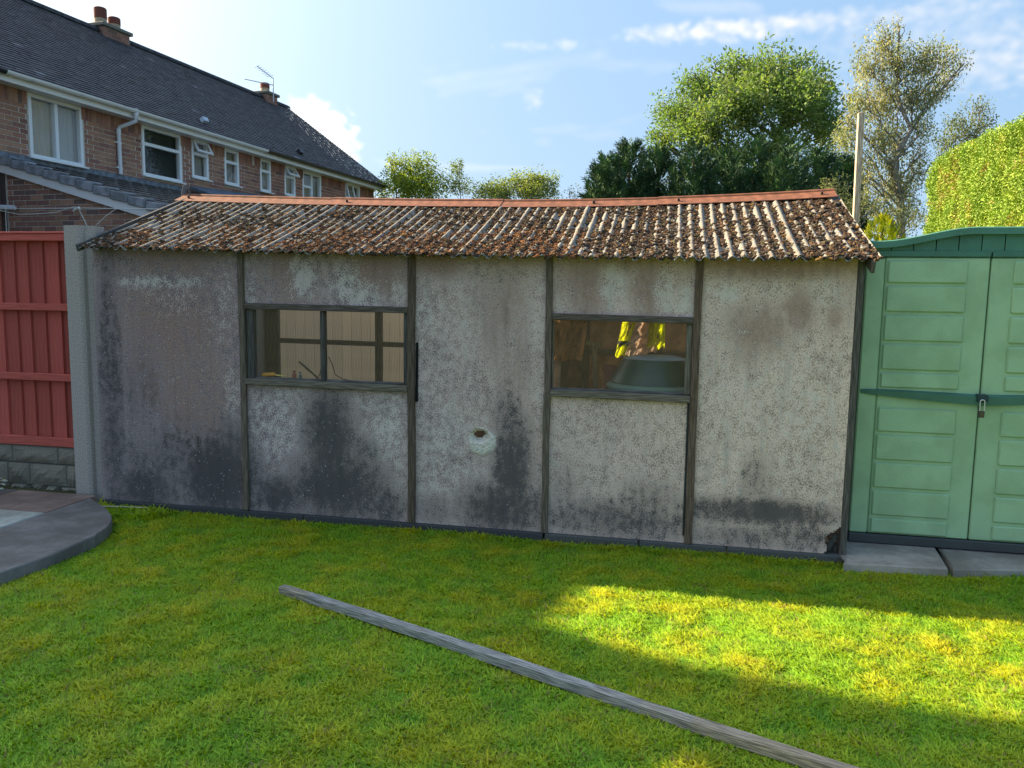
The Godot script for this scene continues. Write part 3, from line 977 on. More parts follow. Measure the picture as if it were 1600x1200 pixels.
# things standing inside, seen through the two windows
func build_shed_contents() -> void:
	var t: Node3D
	var m := MB.new()
	# shelf on the inside of the left sill carries small things
	m.col = Color(0.26, 0.2, 0.14)
	m.cbox(Vector3(0.50, 0.925, -0.20), Vector3(1.66, 0.945, -0.0635), 0.003)
	tag(obj("sill_shelf", m, M.old_timber_x), "narrow wooden shelf behind the two pane window", "shelf")
	t = thing("screwdriver", "screwdriver with an orange handle lying behind the two pane window", "screwdriver", Vector3(0.62, 0.962, -0.10))
	m = MB.new(); m.col = Color(0.75, 0.30, 0.02)
	m.lathe(Transform3D(Basis(Vector3(0, 0, 1), -1.50).rotated(Vector3.UP, 0.12), Vector3(-0.03, 0.012, 0)), [Vector2(0, -0.05), Vector2(0.013, -0.046), Vector2(0.016, -0.03), Vector2(0.014, 0.0), Vector2(0.016, 0.03), Vector2(0.009, 0.048), Vector2(0.0, 0.05)], 10)
	obj("handle", m, M.plastic, t)
	m = MB.new(); m.col = Color(0.72, 0.55, 0.12)
	m.tube([Vector3(0.02, 0.010, -0.006), Vector3(0.085, 0.004, -0.014)], [0.006, 0.005], 8)
	obj("shaft", m, M.plastic, t)
	t = thing("red_bottle", "small dull red bottle behind the two pane window", "bottle", Vector3(0.787, 0.945, -0.10))
	m = MB.new(); m.col = Color(0.24, 0.06, 0.05)
	m.lathe(Transform3D(), [Vector2(0, 0), Vector2(0.015, 0.0), Vector2(0.015, 0.04), Vector2(0.009, 0.048), Vector2(0.009, 0.054)], 12)
	obj("body", m, M.plastic, t)
	m = MB.new(); m.col = Color(0.30, 0.09, 0.07)
	m.lathe(Transform3D(Basis(), Vector3(0, 0.054, 0)), [Vector2(0.012, 0), Vector2(0.012, 0.012), Vector2(0.0, 0.013)], 12)
	obj("cap", m, M.plastic, t)
	t = thing("grey_jar", "little grey green jar beside the red bottle", "jar", Vector3(0.832, 0.945, -0.10))
	m = MB.new(); m.col = Color(0.10, 0.14, 0.13)
	m.lathe(Transform3D(), [Vector2(0, 0), Vector2(0.012, 0.0), Vector2(0.012, 0.03), Vector2(0.007, 0.036), Vector2(0.007, 0.048), Vector2(0, 0.048)], 12)
	obj("body", m, M.plastic, t)
	m = MB.new(); m.col = Color(0.06, 0.09, 0.09)
	m.lathe(Transform3D(Basis(), Vector3(0, 0.0485, 0)), [Vector2(0.008, 0), Vector2(0.008, 0.008), Vector2(0.0, 0.009)], 12)
	obj("cap", m, M.plastic, t)
	m = MB.new(); m.col = Color(0.05, 0.035, 0.03)
	m.tube([Vector3(1.030, 1.10, -0.05), Vector3(1.012, 1.04, -0.055), Vector3(1.0, 0.985, -0.06), Vector3(0.96, 0.957, -0.08), Vector3(0.90, 0.950, -0.10)], [0.003, 0.003, 0.003, 0.003, 0.003], 6)
	tag(obj("loose_wire", m, M.plain), "dark wire hanging to the screwdriver side of the glazing bar", "wire")
	m = MB.new(); m.col = Color(0.05, 0.035, 0.03)
	m.tube([Vector3(1.072, 1.12, -0.05), Vector3(1.10, 1.06, -0.055), Vector3(1.118, 0.995, -0.06), Vector3(1.17, 0.962, -0.08), Vector3(1.26, 0.950, -0.10)], [0.003, 0.003, 0.003, 0.003, 0.003], 6)
	tag(obj("loose_wire", m, M.plain), "dark kinked wire hanging to the empty side of the glazing bar", "wire")
	# leaning stick, pale, crossing behind the left pane
	m = MB.new(); m.col = Color(0.62, 0.48, 0.32)
	m.bar(on_z(468, 565, -1.6), on_z(520, 610, -1.6), 0.02, 0.02)
	var lo := on_z(520, 610, -1.6) + (on_z(520, 610, -1.6) - on_z(468, 565, -1.6)).normalized() * 0.55
	m.bar(on_z(520, 610, -1.6), lo, 0.02, 0.02)
	# bench it rests on
	var bench := thing("workbench", "rough wooden workbench inside below the two pane window", "workbench", Vector3(0.4, 0, -1.75))
	var bm := MB.new(); bm.col = Color(0.36, 0.26, 0.16)
	bm.cbox(Vector3(-0.9, 0.52, -0.3), Vector3(1.2, 0.56, 0.42), 0.004)
	obj("bench_top", bm, M.old_timber_x, bench)
	for e in [[-0.85, -0.25], [1.15, -0.25], [-0.85, 0.37], [1.15, 0.37]]:
		bm = MB.new(); bm.col = Color(0.28, 0.2, 0.13)
		bm.cbox(Vector3(e[0] - 0.03, 0.0, e[1] - 0.03), Vector3(e[0] + 0.03, 0.52, e[1] + 0.03), 0.003)
		obj("leg", bm, M.old_timber, bench)
	tag(obj("leaning_stick", m, M.old_timber_x), "pale stick leaning behind the two pane window", "stick")
	# right window: clothes on a hook, a tub, a spade handle, a clay pot
	var vz := -1.36
	var vest_m := mat("vest_cloth", Color.WHITE, 0.9, null, Vector3.ONE, true, null, 0.0, 0.2)
	vest_m.backlight_enabled = true
	vest_m.backlight = lin(0.9, 0.95, 0.2)
	var shirt_m := mat("shirt_cloth", Color.WHITE, 0.95, null, Vector3.ONE, true, null, 0.0, 0.2)
	shirt_m.backlight_enabled = true
	shirt_m.backlight = lin(0.6, 0.55, 0.5)
	var mid := on_z(1000, 530, vz)
	t = thing("hi_vis_vest", "yellow high visibility vest hanging behind the single pane window", "vest", Vector3(mid.x, 0, vz))
	var o := Vector3(mid.x, 0, vz)
	# left front, slanting; right front, shorter; a piece of the back
	for e in [[992, 480, 969, 556, 0.10, 0.025], [1028, 480, 1017, 541, 0.085, 0.03], [1036, 480, 1031, 545, 0.07, -0.05]]:
		m = MB.new(); m.col = Color(0.66, 0.70, 0.012)
		cloth_strip(m, on_z(e[0], e[1], vz) - o + Vector3(0, 0.05, e[5]), on_z(e[2], e[3], vz) - o + Vector3(0, 0, e[5] + 0.02), e[4], e[5] * 40.0)
		obj("cloth_panel", m, vest_m, t)
	m = MB.new(); m.col = Color(0.16, 0.16, 0.15)
	cloth_strip(m, on_z(977, 532, vz) - o + Vector3(0, 0, 0.062), on_z(974, 539, vz) - o + Vector3(0, 0, 0.064), 0.105, 1.0)
	obj("reflective_band", m, M.cloth, t)
	t = thing("beige_shirt", "crumpled beige shirt hanging inside the yellow vest", "shirt", Vector3(mid.x, 0, vz))
	m = MB.new(); m.col = Color(0.62, 0.50, 0.42)
	cloth_strip(m, on_z(1003, 478, vz) - o + Vector3(0, 0.05, 0.0), on_z(993, 555, vz) - o + Vector3(0, 0, 0.02), 0.21, 0.5)
	obj("body", m, shirt_m, t)
	m = MB.new(); m.col = Color(0.42, 0.34, 0.28)
	cloth_strip(m, on_z(1018, 478, vz) - o + Vector3(0, 0.05, -0.03), on_z(1012, 552, vz) - o + Vector3(0, 0, -0.02), 0.13, -0.5)
	obj("sleeve", m, shirt_m, t)
	# the cord they hang from
	m = MB.new(); m.col = Color(0.2, 0.16, 0.1)
	m.tube([Vector3(mid.x - 0.5, 1.66, vz), Vector3(mid.x, 1.62, vz), Vector3(mid.x + 0.5, 1.66, vz)], [0.006, 0.006, 0.006], 6)
	tag(obj("hanging_cord", m, M.plain), "cord that carries the vest and the shirt inside", "cord")
	t = thing("garden_tub", "dark green upturned tub with a pale rim behind the single pane window", "tub", Vector3(3.30, 0.0, -0.42))
	m = MB.new(); m.col = Color(0.022, 0.055, 0.042)
	m.lathe(Transform3D(), [Vector2(0.0, 1.16), Vector2(0.16, 1.165), Vector2(0.215, 1.15), Vector2(0.245, 1.09), Vector2(0.30, 0.99)], 32)
	m.lathe(Transform3D(), [Vector2(0.30, 0.99), Vector2(0.30, 0.90), Vector2(0.28, 0.62)], 32)
	obj("body", m, M.plastic, t)
	m = MB.new(); m.col = Color(0.17, 0.25, 0.18)
	m.lathe(Transform3D(), [Vector2(0.302, 0.985), Vector2(0.332, 0.965), Vector2(0.33, 0.95), Vector2(0.302, 0.96)], 32)
	obj("rim", m, M.plastic, t)
	var stand := thing("packing_crate", "rough wooden crate under the green tub", "crate", Vector3(3.30, 0, -0.42))
	for k in 4:
		m = MB.new(); m.col = Color(0.2, 0.14, 0.09)
		m.cbox(Vector3(-0.3, 0.0 + k * 0.155, -0.3), Vector3(0.3, 0.14 + k * 0.155, 0.3), 0.004)
		obj("slat", m, M.old_timber_x, stand)
	t = thing("clay_pot", "reddish clay pot beside the green tub", "pot", Vector3(2.99, 0.90, -0.62))
	m = MB.new(); m.col = Color(0.45, 0.19, 0.13)
	m.lathe(Transform3D(), [Vector2(0.0, 0.0), Vector2(0.045, 0.0), Vector2(0.06, 0.14), Vector2(0.068, 0.14), Vector2(0.07, 0.175), Vector2(0.055, 0.175)], 20)
	obj("body", m, M.concrete, t)
	m = MB.new(); m.col = Color(0.3, 0.22, 0.14)
	m.cbox(Vector3(2.9, 0.0, -0.72), Vector3(3.08, 0.90, -0.52), 0.004)
	tag(obj("wooden_stand", m, M.old_timber), "square wooden stand under the clay pot", "stand")
	t = thing("spade", "spade with a worn wooden handle standing behind the single pane window", "spade", Vector3(2.88, 0, -0.55))
	m = MB.new(); m.col = Color(0.42, 0.29, 0.15)
	m.tube([Vector3(0.02, 0.25, 0), Vector3(0.012, 0.8, 0.0), Vector3(-0.005, 1.12, 0.01), Vector3(-0.014, 1.22, 0.012)], [0.018, 0.018, 0.020, 0.022], 10)
	obj("shaft", m, M.old_timber, t)
	m = MB.new(); m.col = Color(0.46, 0.33, 0.16)
	m.tube([Vector3(-0.07, 1.235, 0.012), Vector3(-0.015, 1.225, 0.014), Vector3(0.045, 1.235, 0.012)], [0.017, 0.02, 0.017], 8)
	obj("grip", m, M.old_timber, t)
	m = MB.new(); m.col = Color(0.2, 0.2, 0.2)
	m.box(Transform3D(Basis(), Vector3(0.02, 0.135, 0)), Vector3(0.18, 0.27, 0.012), 0.004)
	obj("blade", m, M.metal, t)
	t = thing("brown_sacking", "brown crinkled sacking hung on the back wall", "sacking", Vector3(2.45, 0, -2.2))
	m = MB.new(); m.col = Color(0.38, 0.22, 0.10)
	cloth_strip(m, Vector3(0.0, 1.6, 0.0), Vector3(0.02, 0.98, 0.03), 0.36, 0.8)
	obj("cloth", m, M.cloth, t)

# a hanging, folded piece of cloth from top a to hem b
func cloth_strip(m: MB, a: Vector3, b: Vector3, w: float, ph: float) -> void:
	var nu := 12
	var nv := 16
	var fold := noise(61 + int(w * 1000.0), 9.0, 3)
	var p := func(i: int, j: int) -> Vector3:
		var u := float(i) / nu - 0.5
		var v := float(j) / nv
		var c := a.lerp(b, v)
		var wd := w * (0.9 + 0.2 * sin(v * 3.0 + ph))
		return c + Vector3(u * wd, 0.012 * sin(u * 7.0) * v, 0.016 * cos(u * 9.0 + ph * 2.0 + v) + 0.05 * fold.get_noise_2d(u * w * 2.0 + ph, v * 0.4))
	for i in nu:
		for j in nv:
			m.quad(p.call(i, j + 1), p.call(i, j), p.call(i + 1, j), p.call(i + 1, j + 1))

# ------------------------------------------------------------------ green resin shed
func build_green_shed() -> void:
	var zf := -0.30
	var s := thing("plastic_shed", "sage green plastic shed with double doors and curved dark top", "shed", Vector3.ZERO)
	var sage := Color(0.35, 0.52, 0.30)
	var dark := Color(0.065, 0.18, 0.125)
	var xl := 4.585
	var xr := 6.01
	var m := MB.new()
	m.col = Color(0.055, 0.062, 0.062)
	m.cbox(Vector3(xl - 0.005, 0.002, -1.15), Vector3(xr + 0.005, 0.062, zf + 0.012), 0.006)
	obj("base_sill", m, M.resin, s)
	m = MB.new(); m.col = sage
	m.cbox(Vector3(xl, 0.063, -1.14), Vector3(xr, 1.89, zf - 0.043), 0.01)
	obj("cabinet", m, M.resin, s)
	# rounded corner posts
	for x in [xl, xr]:
		m = MB.new(); m.col = sage
		var dx := 0.11 if x == xl else -0.11
		m.cbox(Vector3(minf(x, x + dx), 0.064, zf - 0.034), Vector3(maxf(x, x + dx), 1.835, zf - 0.004), 0.008)
		obj("corner_post", m, M.resin, s)
	# two doors, each of two leaves of panelled boards, upper and lower halves with the handle band between
	var doors := [[xl + 0.113, 5.291], [5.299, xr - 0.113]]
	for k in 2:
		var d := Node3D.new()
		d.name = "door"
		s.add_child(d, true)
		var x0: float = doors[k][0]; var x1: float = doors[k][1]
		m = MB.new(); m.col = sage
		m.cbox(Vector3(x0, 0.066, zf - 0.034), Vector3(x1, 1.835, zf - 0.006), 0.006)
		obj("door_leaf", m, M.resin, d)
		# raised boards
		var a := x0 + (0.012 if k == 0 else 0.125)
		var b := x1 - (0.125 if k == 0 else 0.012)
		var rows := [[0.075, 0.168], [0.19, 0.350], [0.372, 0.532], [0.554, 0.714], [0.736, 0.89], [1.02, 1.112], [1.134, 1.294], [1.316, 1.476], [1.498, 1.655], [1.677, 1.815]]
		for r in rows:
			m = MB.new(); m.col = sage * rng.randf_range(0.96, 1.04)
			m.cbox(Vector3(a, r[0], zf - 0.010), Vector3(b, r[1], zf + 0.007), 0.0075)
			obj("raised_panel", m, M.resin, d)
		# handle band, bowed: it swells towards the meeting edge
		m = MB.new(); m.col = Color(0.065, 0.175, 0.13)
		var nseg := 14
		var xa := xl + 0.012 if k == 0 else x1
		var xb := x1 if k == 0 else x0
		if k == 1: xa = xr - 0.012
		for i in nseg:
			var t0 := float(i) / nseg; var t1 := float(i + 1) / nseg
			var q0 := lerpf(xa, xb, t0); var q1 := lerpf(xa, xb, t1)
			var h0 := lerpf(0.012, 0.034, sqrt(t0)); var h1 := lerpf(0.012, 0.034, sqrt(t1))
			var z0 := zf + lerpf(0.002, 0.028, sqrt(t0)); var z1 := zf + lerpf(0.002, 0.028, sqrt(t1))
			var y0 := lerpf(0.992, 0.962, t0); var y1 := lerpf(0.992, 0.962, t1)
			m.quad(Vector3(q0, y0 - h0, z0), Vector3(q0, y0 + h0 * 0.6, z0 + 0.006), Vector3(q1, y1 + h1 * 0.6, z1 + 0.006), Vector3(q1, y1 - h1, z1))
			m.quad(Vector3(q0, y0 + h0 * 0.6, z0 + 0.006), Vector3(q0, y0 + h0, zf - 0.008), Vector3(q1, y1 + h1, zf - 0.008), Vector3(q1, y1 + h1 * 0.6, z1 + 0.006))
			m.quad(Vector3(q0, y0 - h0, zf - 0.008), Vector3(q0, y0 - h0, z0), Vector3(q1, y1 - h1, z1), Vector3(q1, y1 - h1, zf - 0.008))
		m.box(Transform3D(Basis(), Vector3(xb, 0.962, zf + 0.011)), Vector3(0.012, 0.066, 0.04), 0.002)
		obj("handle_band", m, M.resin, d, "dark green bowed handle band")
		m = MB.new(); m.col = dark
		m.cbox(Vector3(x0 - (0.1 if k == 0 else 0.0), 1.838, zf - 0.034), Vector3(x1 + (0.1 if k == 1 else 0.0), 1.878, zf + 0.004), 0.004)
		obj("top_strip", m, M.resin, d, "dark green strip above the door")
	# curved front of the roof: boards under an arched rim
	var mid := (xl + xr) * 0.5
	var arch := func(x: float) -> float:
		var u := clampf(absf(x - mid - 0.05) / ((xr - xl) * 0.5 + 0.03), 0.0, 1.0)
		return lerpf(2.02, 1.935, smoothstep(0.2, 0.95, u))
	var np := 11
	for i in np:
		m = MB.new(); m.col = dark * rng.randf_range(0.95, 1.2)
		var p0 := lerpf(xl + 0.01, xr - 0.01, float(i) / np) + 0.003
		var p1 := lerpf(xl + 0.01, xr - 0.01, float(i + 1) / np) - 0.003
		var ctr := Vector3((p0 + p1) * 0.5, 1.91, zf - 0.02)
		var y0: float = maxf(arch.call(p0) - 0.04, 1.888); var y1: float = maxf(arch.call(p1) - 0.04, 1.888)
		var f := [Vector3(p0, 1.866, zf - 0.002), Vector3(p1, 1.866, zf - 0.002), Vector3(p1, y1, zf), Vector3(p0, y0, zf)]
		var bk := []
		for q in f: bk.append(q - Vector3(0, 0, 0.04))
		m.out(f, ctr); m.out(bk, ctr)
		for q in 4: m.out([f[q], f[(q + 1) % 4], bk[(q + 1) % 4], bk[q]], ctr)
		obj("gable_board", m, M.resin, s)
	m = MB.new(); m.col = dark * 1.15
	var n := 28
	for i in n:
		var p0 := lerpf(xl - 0.03, xr + 0.03, float(i) / n); var p1 := lerpf(xl - 0.03, xr + 0.03, float(i + 1) / n)
		var y0: float = arch.call(p0); var y1: float = arch.call(p1)
		var zA := zf + 0.035; var zB := -1.2
		m.quad(Vector3(p0, y0 - 0.045, zA), Vector3(p0, y0 - 0.006, zA), Vector3(p1, y1 - 0.006, zA), Vector3(p1, y1 - 0.045, zA))
		m.quad(Vector3(p0, y0 - 0.006, zA), Vector3(p0, y0, zA - 0.012), Vector3(p1, y1, zA - 0.012), Vector3(p1, y1 - 0.006, zA))
		m.quad(Vector3(p0, y0, zA - 0.012), Vector3(p0, y0 + 0.01, zB), Vector3(p1, y1 + 0.01, zB), Vector3(p1, y1, zA - 0.012))
		m.quad(Vector3(p0, y0 - 0.045, zB), Vector3(p0, y0 - 0.045, zA), Vector3(p1, y1 - 0.045, zA), Vector3(p1, y1 - 0.045, zB))
	obj("roof_lid", m, M.resin, s, "dark green curved lid")
	# padlock and its staple
	var st := MB.new(); st.col = Color(0.02, 0.05, 0.05)
	st.cbox(Vector3(5.262, 0.952, zf + 0.0), Vector3(5.325, 1.0, zf + 0.05), 0.006)
	obj("hasp", st, M.resin, s)
	var p := thing("padlock", "small padlock hanging between the green doors", "padlock", Vector3(5.293, 0.90, zf + 0.058))
	m = MB.new(); m.col = Color(0.10, 0.085, 0.07)
	m.box(Transform3D(Basis(), Vector3(-0.006, -0.02, 0.0)), Vector3(0.034, 0.042, 0.016), 0.004)
	obj("body", m, M.metal, p)
	m = MB.new(); m.col = Color(0.7, 0.7, 0.68)
	var pts := []
	var rad := []
	pts.append(Vector3(-0.017, 0.0, 0)); rad.append(0.0035)
	for i in 9:
		var a := PI - PI * i / 8.0
		pts.append(Vector3(-0.005 + 0.013 * cos(a), 0.055 + 0.014 * sin(a), 0)); rad.append(0.0035)
	pts.append(Vector3(0.008, 0.0, 0)); rad.append(0.0035)
	m.tube(pts, rad, 8)
	obj("shackle", m, M.metal, p)

# ------------------------------------------------------------------ fence at the left
func build_fence() -> void:
	var m := MB.new()
	# concrete post with slot: outline in x, z
	m.col = Color(0.55, 0.47, 0.40)
	var o := [Vector2(-1.0, -0.045), Vector2(-0.885, -0.045), Vector2(-0.862, -0.058), Vector2(-0.850, -0.085), Vector2(-0.825, -0.09), Vector2(-0.795, -0.098), Vector2(-0.785, -0.115), Vector2(-0.785, -0.20), Vector2(-1.0, -0.20)]
	var top := 2.025
	var ctr := Vector3(-0.9, 1.0, -0.12)
	var up := []
	for i in o.size():
		var j: int = (i + 1) % o.size()
		var a: Vector2 = o[i]; var b: Vector2 = o[j]
		m.out([Vector3(a.x, -0.15, a.y), Vector3(b.x, -0.15, b.y), Vector3(b.x, top, b.y), Vector3(a.x, top, a.y)], ctr)
		up.append(Vector3(a.x, top, a.y))
	m.out(up, ctr)
	tag(obj("concrete_post", m, M.concrete), "tall grey concrete fence post between the red fence and the shed", "fence post")
	# panel: feather edge boards behind four rails
	var f := thing("fence_panel", "red stained wooden fence panel with upright boards", "fence panel", Vector3.ZERO)
	var red := Color(0.55, 0.115, 0.085)
	var x := -1.005
	var k := 0
	while x > -2.9:
		m = MB.new(); m.col = red * rng.randf_range(0.72, 1.2)
		var w := rng.randf_range(0.115, 0.145)
		var ctr2 := Vector3(x - w * 0.5, 1.15, -0.138)
		var z0 := -0.1225; var z1 := -0.143
		var sl := [Vector3(x, 0.385, z0), Vector3(x - w - 0.012, 0.385, z1), Vector3(x - w - 0.012, 1.93, z1), Vector3(x, 1.93, z0)]
		var bk := [Vector3(x, 0.385, -0.140), Vector3(x - w - 0.012, 0.385, -0.148), Vector3(x - w - 0.012, 1.93, -0.148), Vector3(x, 1.93, -0.140)]
		m.out(sl, ctr2); m.out(bk, ctr2)
		for q in 4: m.out([sl[q], sl[(q + 1) % 4], bk[(q + 1) % 4], bk[q]], ctr2)
		obj("board", m, M.fence_timber, f)
		x -= w
		k += 1
	for e in [[1.915, 1.965, -0.075], [1.395, 1.45, -0.085], [0.862, 0.918, -0.085], [0.355, 0.425, -0.085]]:
		m = MB.new(); m.col = red * (1.25 if e[0] > 1.9 else 1.1)
		m.cbox(Vector3(-2.9, e[0], -0.1215), Vector3(-1.003, e[1], e[2]), 0.004)
		obj("rail", m, M.fence_timber_x, f)
	m = MB.new(); m.col = red * 1.3
	m.cbox(Vector3(-2.9, 1.967, -0.15), Vector3(-1.003, 1.983, -0.068), 0.004)
	obj("capping", m, M.fence_timber_x, f)
	# a pale board fence behind the shed, seen through its front and back windows
	var bf := thing("back_fence", "pale tan board fence behind the shed seen through the two pane window", "fence", Vector3(0, -0.05, -5.6))
	x = -2.45
	while x < 2.6:
		m = MB.new(); m.col = Color(0.98, 0.60, 0.33) * rng.randf_range(0.9, 1.06)
		m.cbox(Vector3(x, 0.0, -0.012), Vector3(x + 0.144, 1.75 + rng.randf_range(-0.01, 0.01), 0.008), 0.003)
		obj("board", m, M.fence_timber, bf)
		x += 0.147
	# rock faced gravel boards, each block with its own rough face
	for e in [[0.215, 0.35, "upper rock faced concrete gravel board under the red fence"], [0.04, 0.21, "lower rock faced concrete gravel board standing on the rubble"]]:
		var gb := thing("gravel_board", e[2], "gravel board", Vector3.ZERO, "gravel boards under the fence")
		var bx := -1.003
		var idx := 0
		m = MB.new(); m.col = Color(0.18, 0.165, 0.13)
		m.cbox(Vector3(-2.9, e[0], -0.15), Vector3(-1.003, e[1], -0.108))
		obj("slab_core", m, M.concrete, gb)
		while bx > -2.85:
			var w := [0.13, 0.33, 0.20, 0.41, 0.28][(idx + (2 if e[0] > 0.1 else 0)) % 5] as float
			rough_block(gb, bx - w + 0.006, bx - 0.006, e[0] + 0.005, e[1] - 0.005, -0.107, 0.050, Color(0.31, 0.265, 0.20) * rng.randf_range(0.85, 1.15))
			bx -= w
			idx += 1
	var rb := thing("rubble_footing", "strip of rough mortar and rubble under the gravel boards", "footing", Vector3.ZERO)
	var rx := -0.99
	while rx > -2.8:
		var w := rng.randf_range(0.10, 0.24)
		rough_block(rb, rx - w, rx, 0.0, 0.045 + rng.randf_range(-0.01, 0.008), -0.14, 0.13, Color(0.33, 0.28, 0.21) * rng.randf_range(0.7, 1.15))
		rx -= w + 0.004

func rough_block(parent: Node3D, x0: float, x1: float, y0: float, y1: float, z: float, depth: float, col: Color) -> void:
	var m := MB.new()
	m.col = col
	var nz := noise(rng.randi() % 10000, 14.0, 3)
	var nx := 9
	var ny := 5
	var p := func(i: int, j: int) -> Vector3:
		var u := float(i) / nx; var v := float(j) / ny
		var edge := minf(minf(u, 1.0 - u) * 5.0, minf(v, 1.0 - v) * 3.0)
		return Vector3(lerpf(x0, x1, u), lerpf(y0, y1, v), z + depth * (0.35 * clampf(edge, 0, 1) + 0.45 * absf(nz.get_noise_2d(u * (x1 - x0) * 1.2, v * 0.2 * 1.6)) * clampf(edge * 1.3, 0, 1)))
	for i in nx:
		for j in ny:
			m.quad(p.call(i, j), p.call(i, j + 1), p.call(i + 1, j + 1), p.call(i + 1, j))
	for i in nx:
		m.quad(p.call(i, ny), Vector3(lerpf(x0, x1, float(i) / nx), y1, z - 0.01), Vector3(lerpf(x0, x1, float(i + 1) / nx), y1, z - 0.01), p.call(i + 1, ny))
	obj("stone_block", m, M.concrete, parent)

# ------------------------------------------------------------------ the terrace behind
const H_ORIGIN := Vector3(-6.31317, -0.05, -4.79174)
const H_OUT := Vector3(0.99316, 0, 0.11679)
const H_ALONG := Vector3(0.11679, 0, -0.99316)
const H_UP := 0.05           # house heights are counted from y = 0

func hp(o: float, y: float, s: float) -> Vector3:   # local to a house node: x outwards, -z along the street
	return Vector3(o, y + H_UP, -s)

func brick_color() -> Color:
	var k := rng.randf()
	var c := Color(0.42, 0.205, 0.15)
	if k < 0.25: c = Color(0.33, 0.165, 0.13)
	elif k < 0.38: c = Color(0.46, 0.25, 0.165)
	elif k < 0.45: c = Color(0.24, 0.15, 0.13)
	c = c * rng.randf_range(0.85, 1.15)
	c.a = 1.0
	return c

# bricks of a wall in the plane o = 0 over s, y; 'free' says whether a spot is wall; the first 300 are single parts
func lay_bricks(parent: Node3D, s0: float, s1: float, y0: float, y1: float, place: Callable, free: Callable, single: Callable, ext := false) -> void:
	var rest := MB.new()
	var count := 0
	var bm := MB.new()
	bm.col = Color.WHITE
	bm.box(Transform3D(), Vector3(0.012, 0.065, 0.215), 0.003)
	var row := 0
	var y := y0
	var shared := {}
	while y < y1 - 0.02:
		var s := s0 - (0.1125 if row % 2 else 0.0)
		while s < s1:
			var a := maxf(s + 0.005, s0)
			var b := minf(s + 0.22, s1)
			# shorten at openings
			var n := 12
			var aa := -1.0
			var bb := -1.0
			for q in n + 1:
				var t := lerpf(a, b, float(q) / n)
				if free.call(t, y + 0.0325):
					if aa < -50.0 or aa == -1.0 and bb == -1.0: aa = t
					bb = t
				elif bb != -1.0: break
			if bb - aa > 0.03:
				var len := bb - aa
				var col := brick_color()
				if single.call((aa + bb) * 0.5, y) and count < 300:
					count += 1
					var key := "%d_%d" % [int(len * 25.0), rng.randi() % 5]
					if not shared.has(key):
						var q := MB.new()
						q.col = col
						q.box(Transform3D(), Vector3(0.012, 0.065, int(len * 25.0) / 25.0 if len < 0.21 else 0.215), 0.003)
						shared[key] = q.mesh()
					var o := MeshInstance3D.new()
					o.mesh = shared[key]
					o.material_override = M.brick
					o.name = "brick"
					parent.add_child(o, true)
					o.transform = place.call((aa + bb) * 0.5, y + 0.0325)
				else:
					rest.col = col
					rest.box(place.call((aa + bb) * 0.5, y + 0.0325), Vector3(0.012, 0.065, len))
			s += 0.225
		y += 0.075
		row += 1
	if rest.v.size(): obj("brickwork", rest, M.brick, parent, "", "stuff")

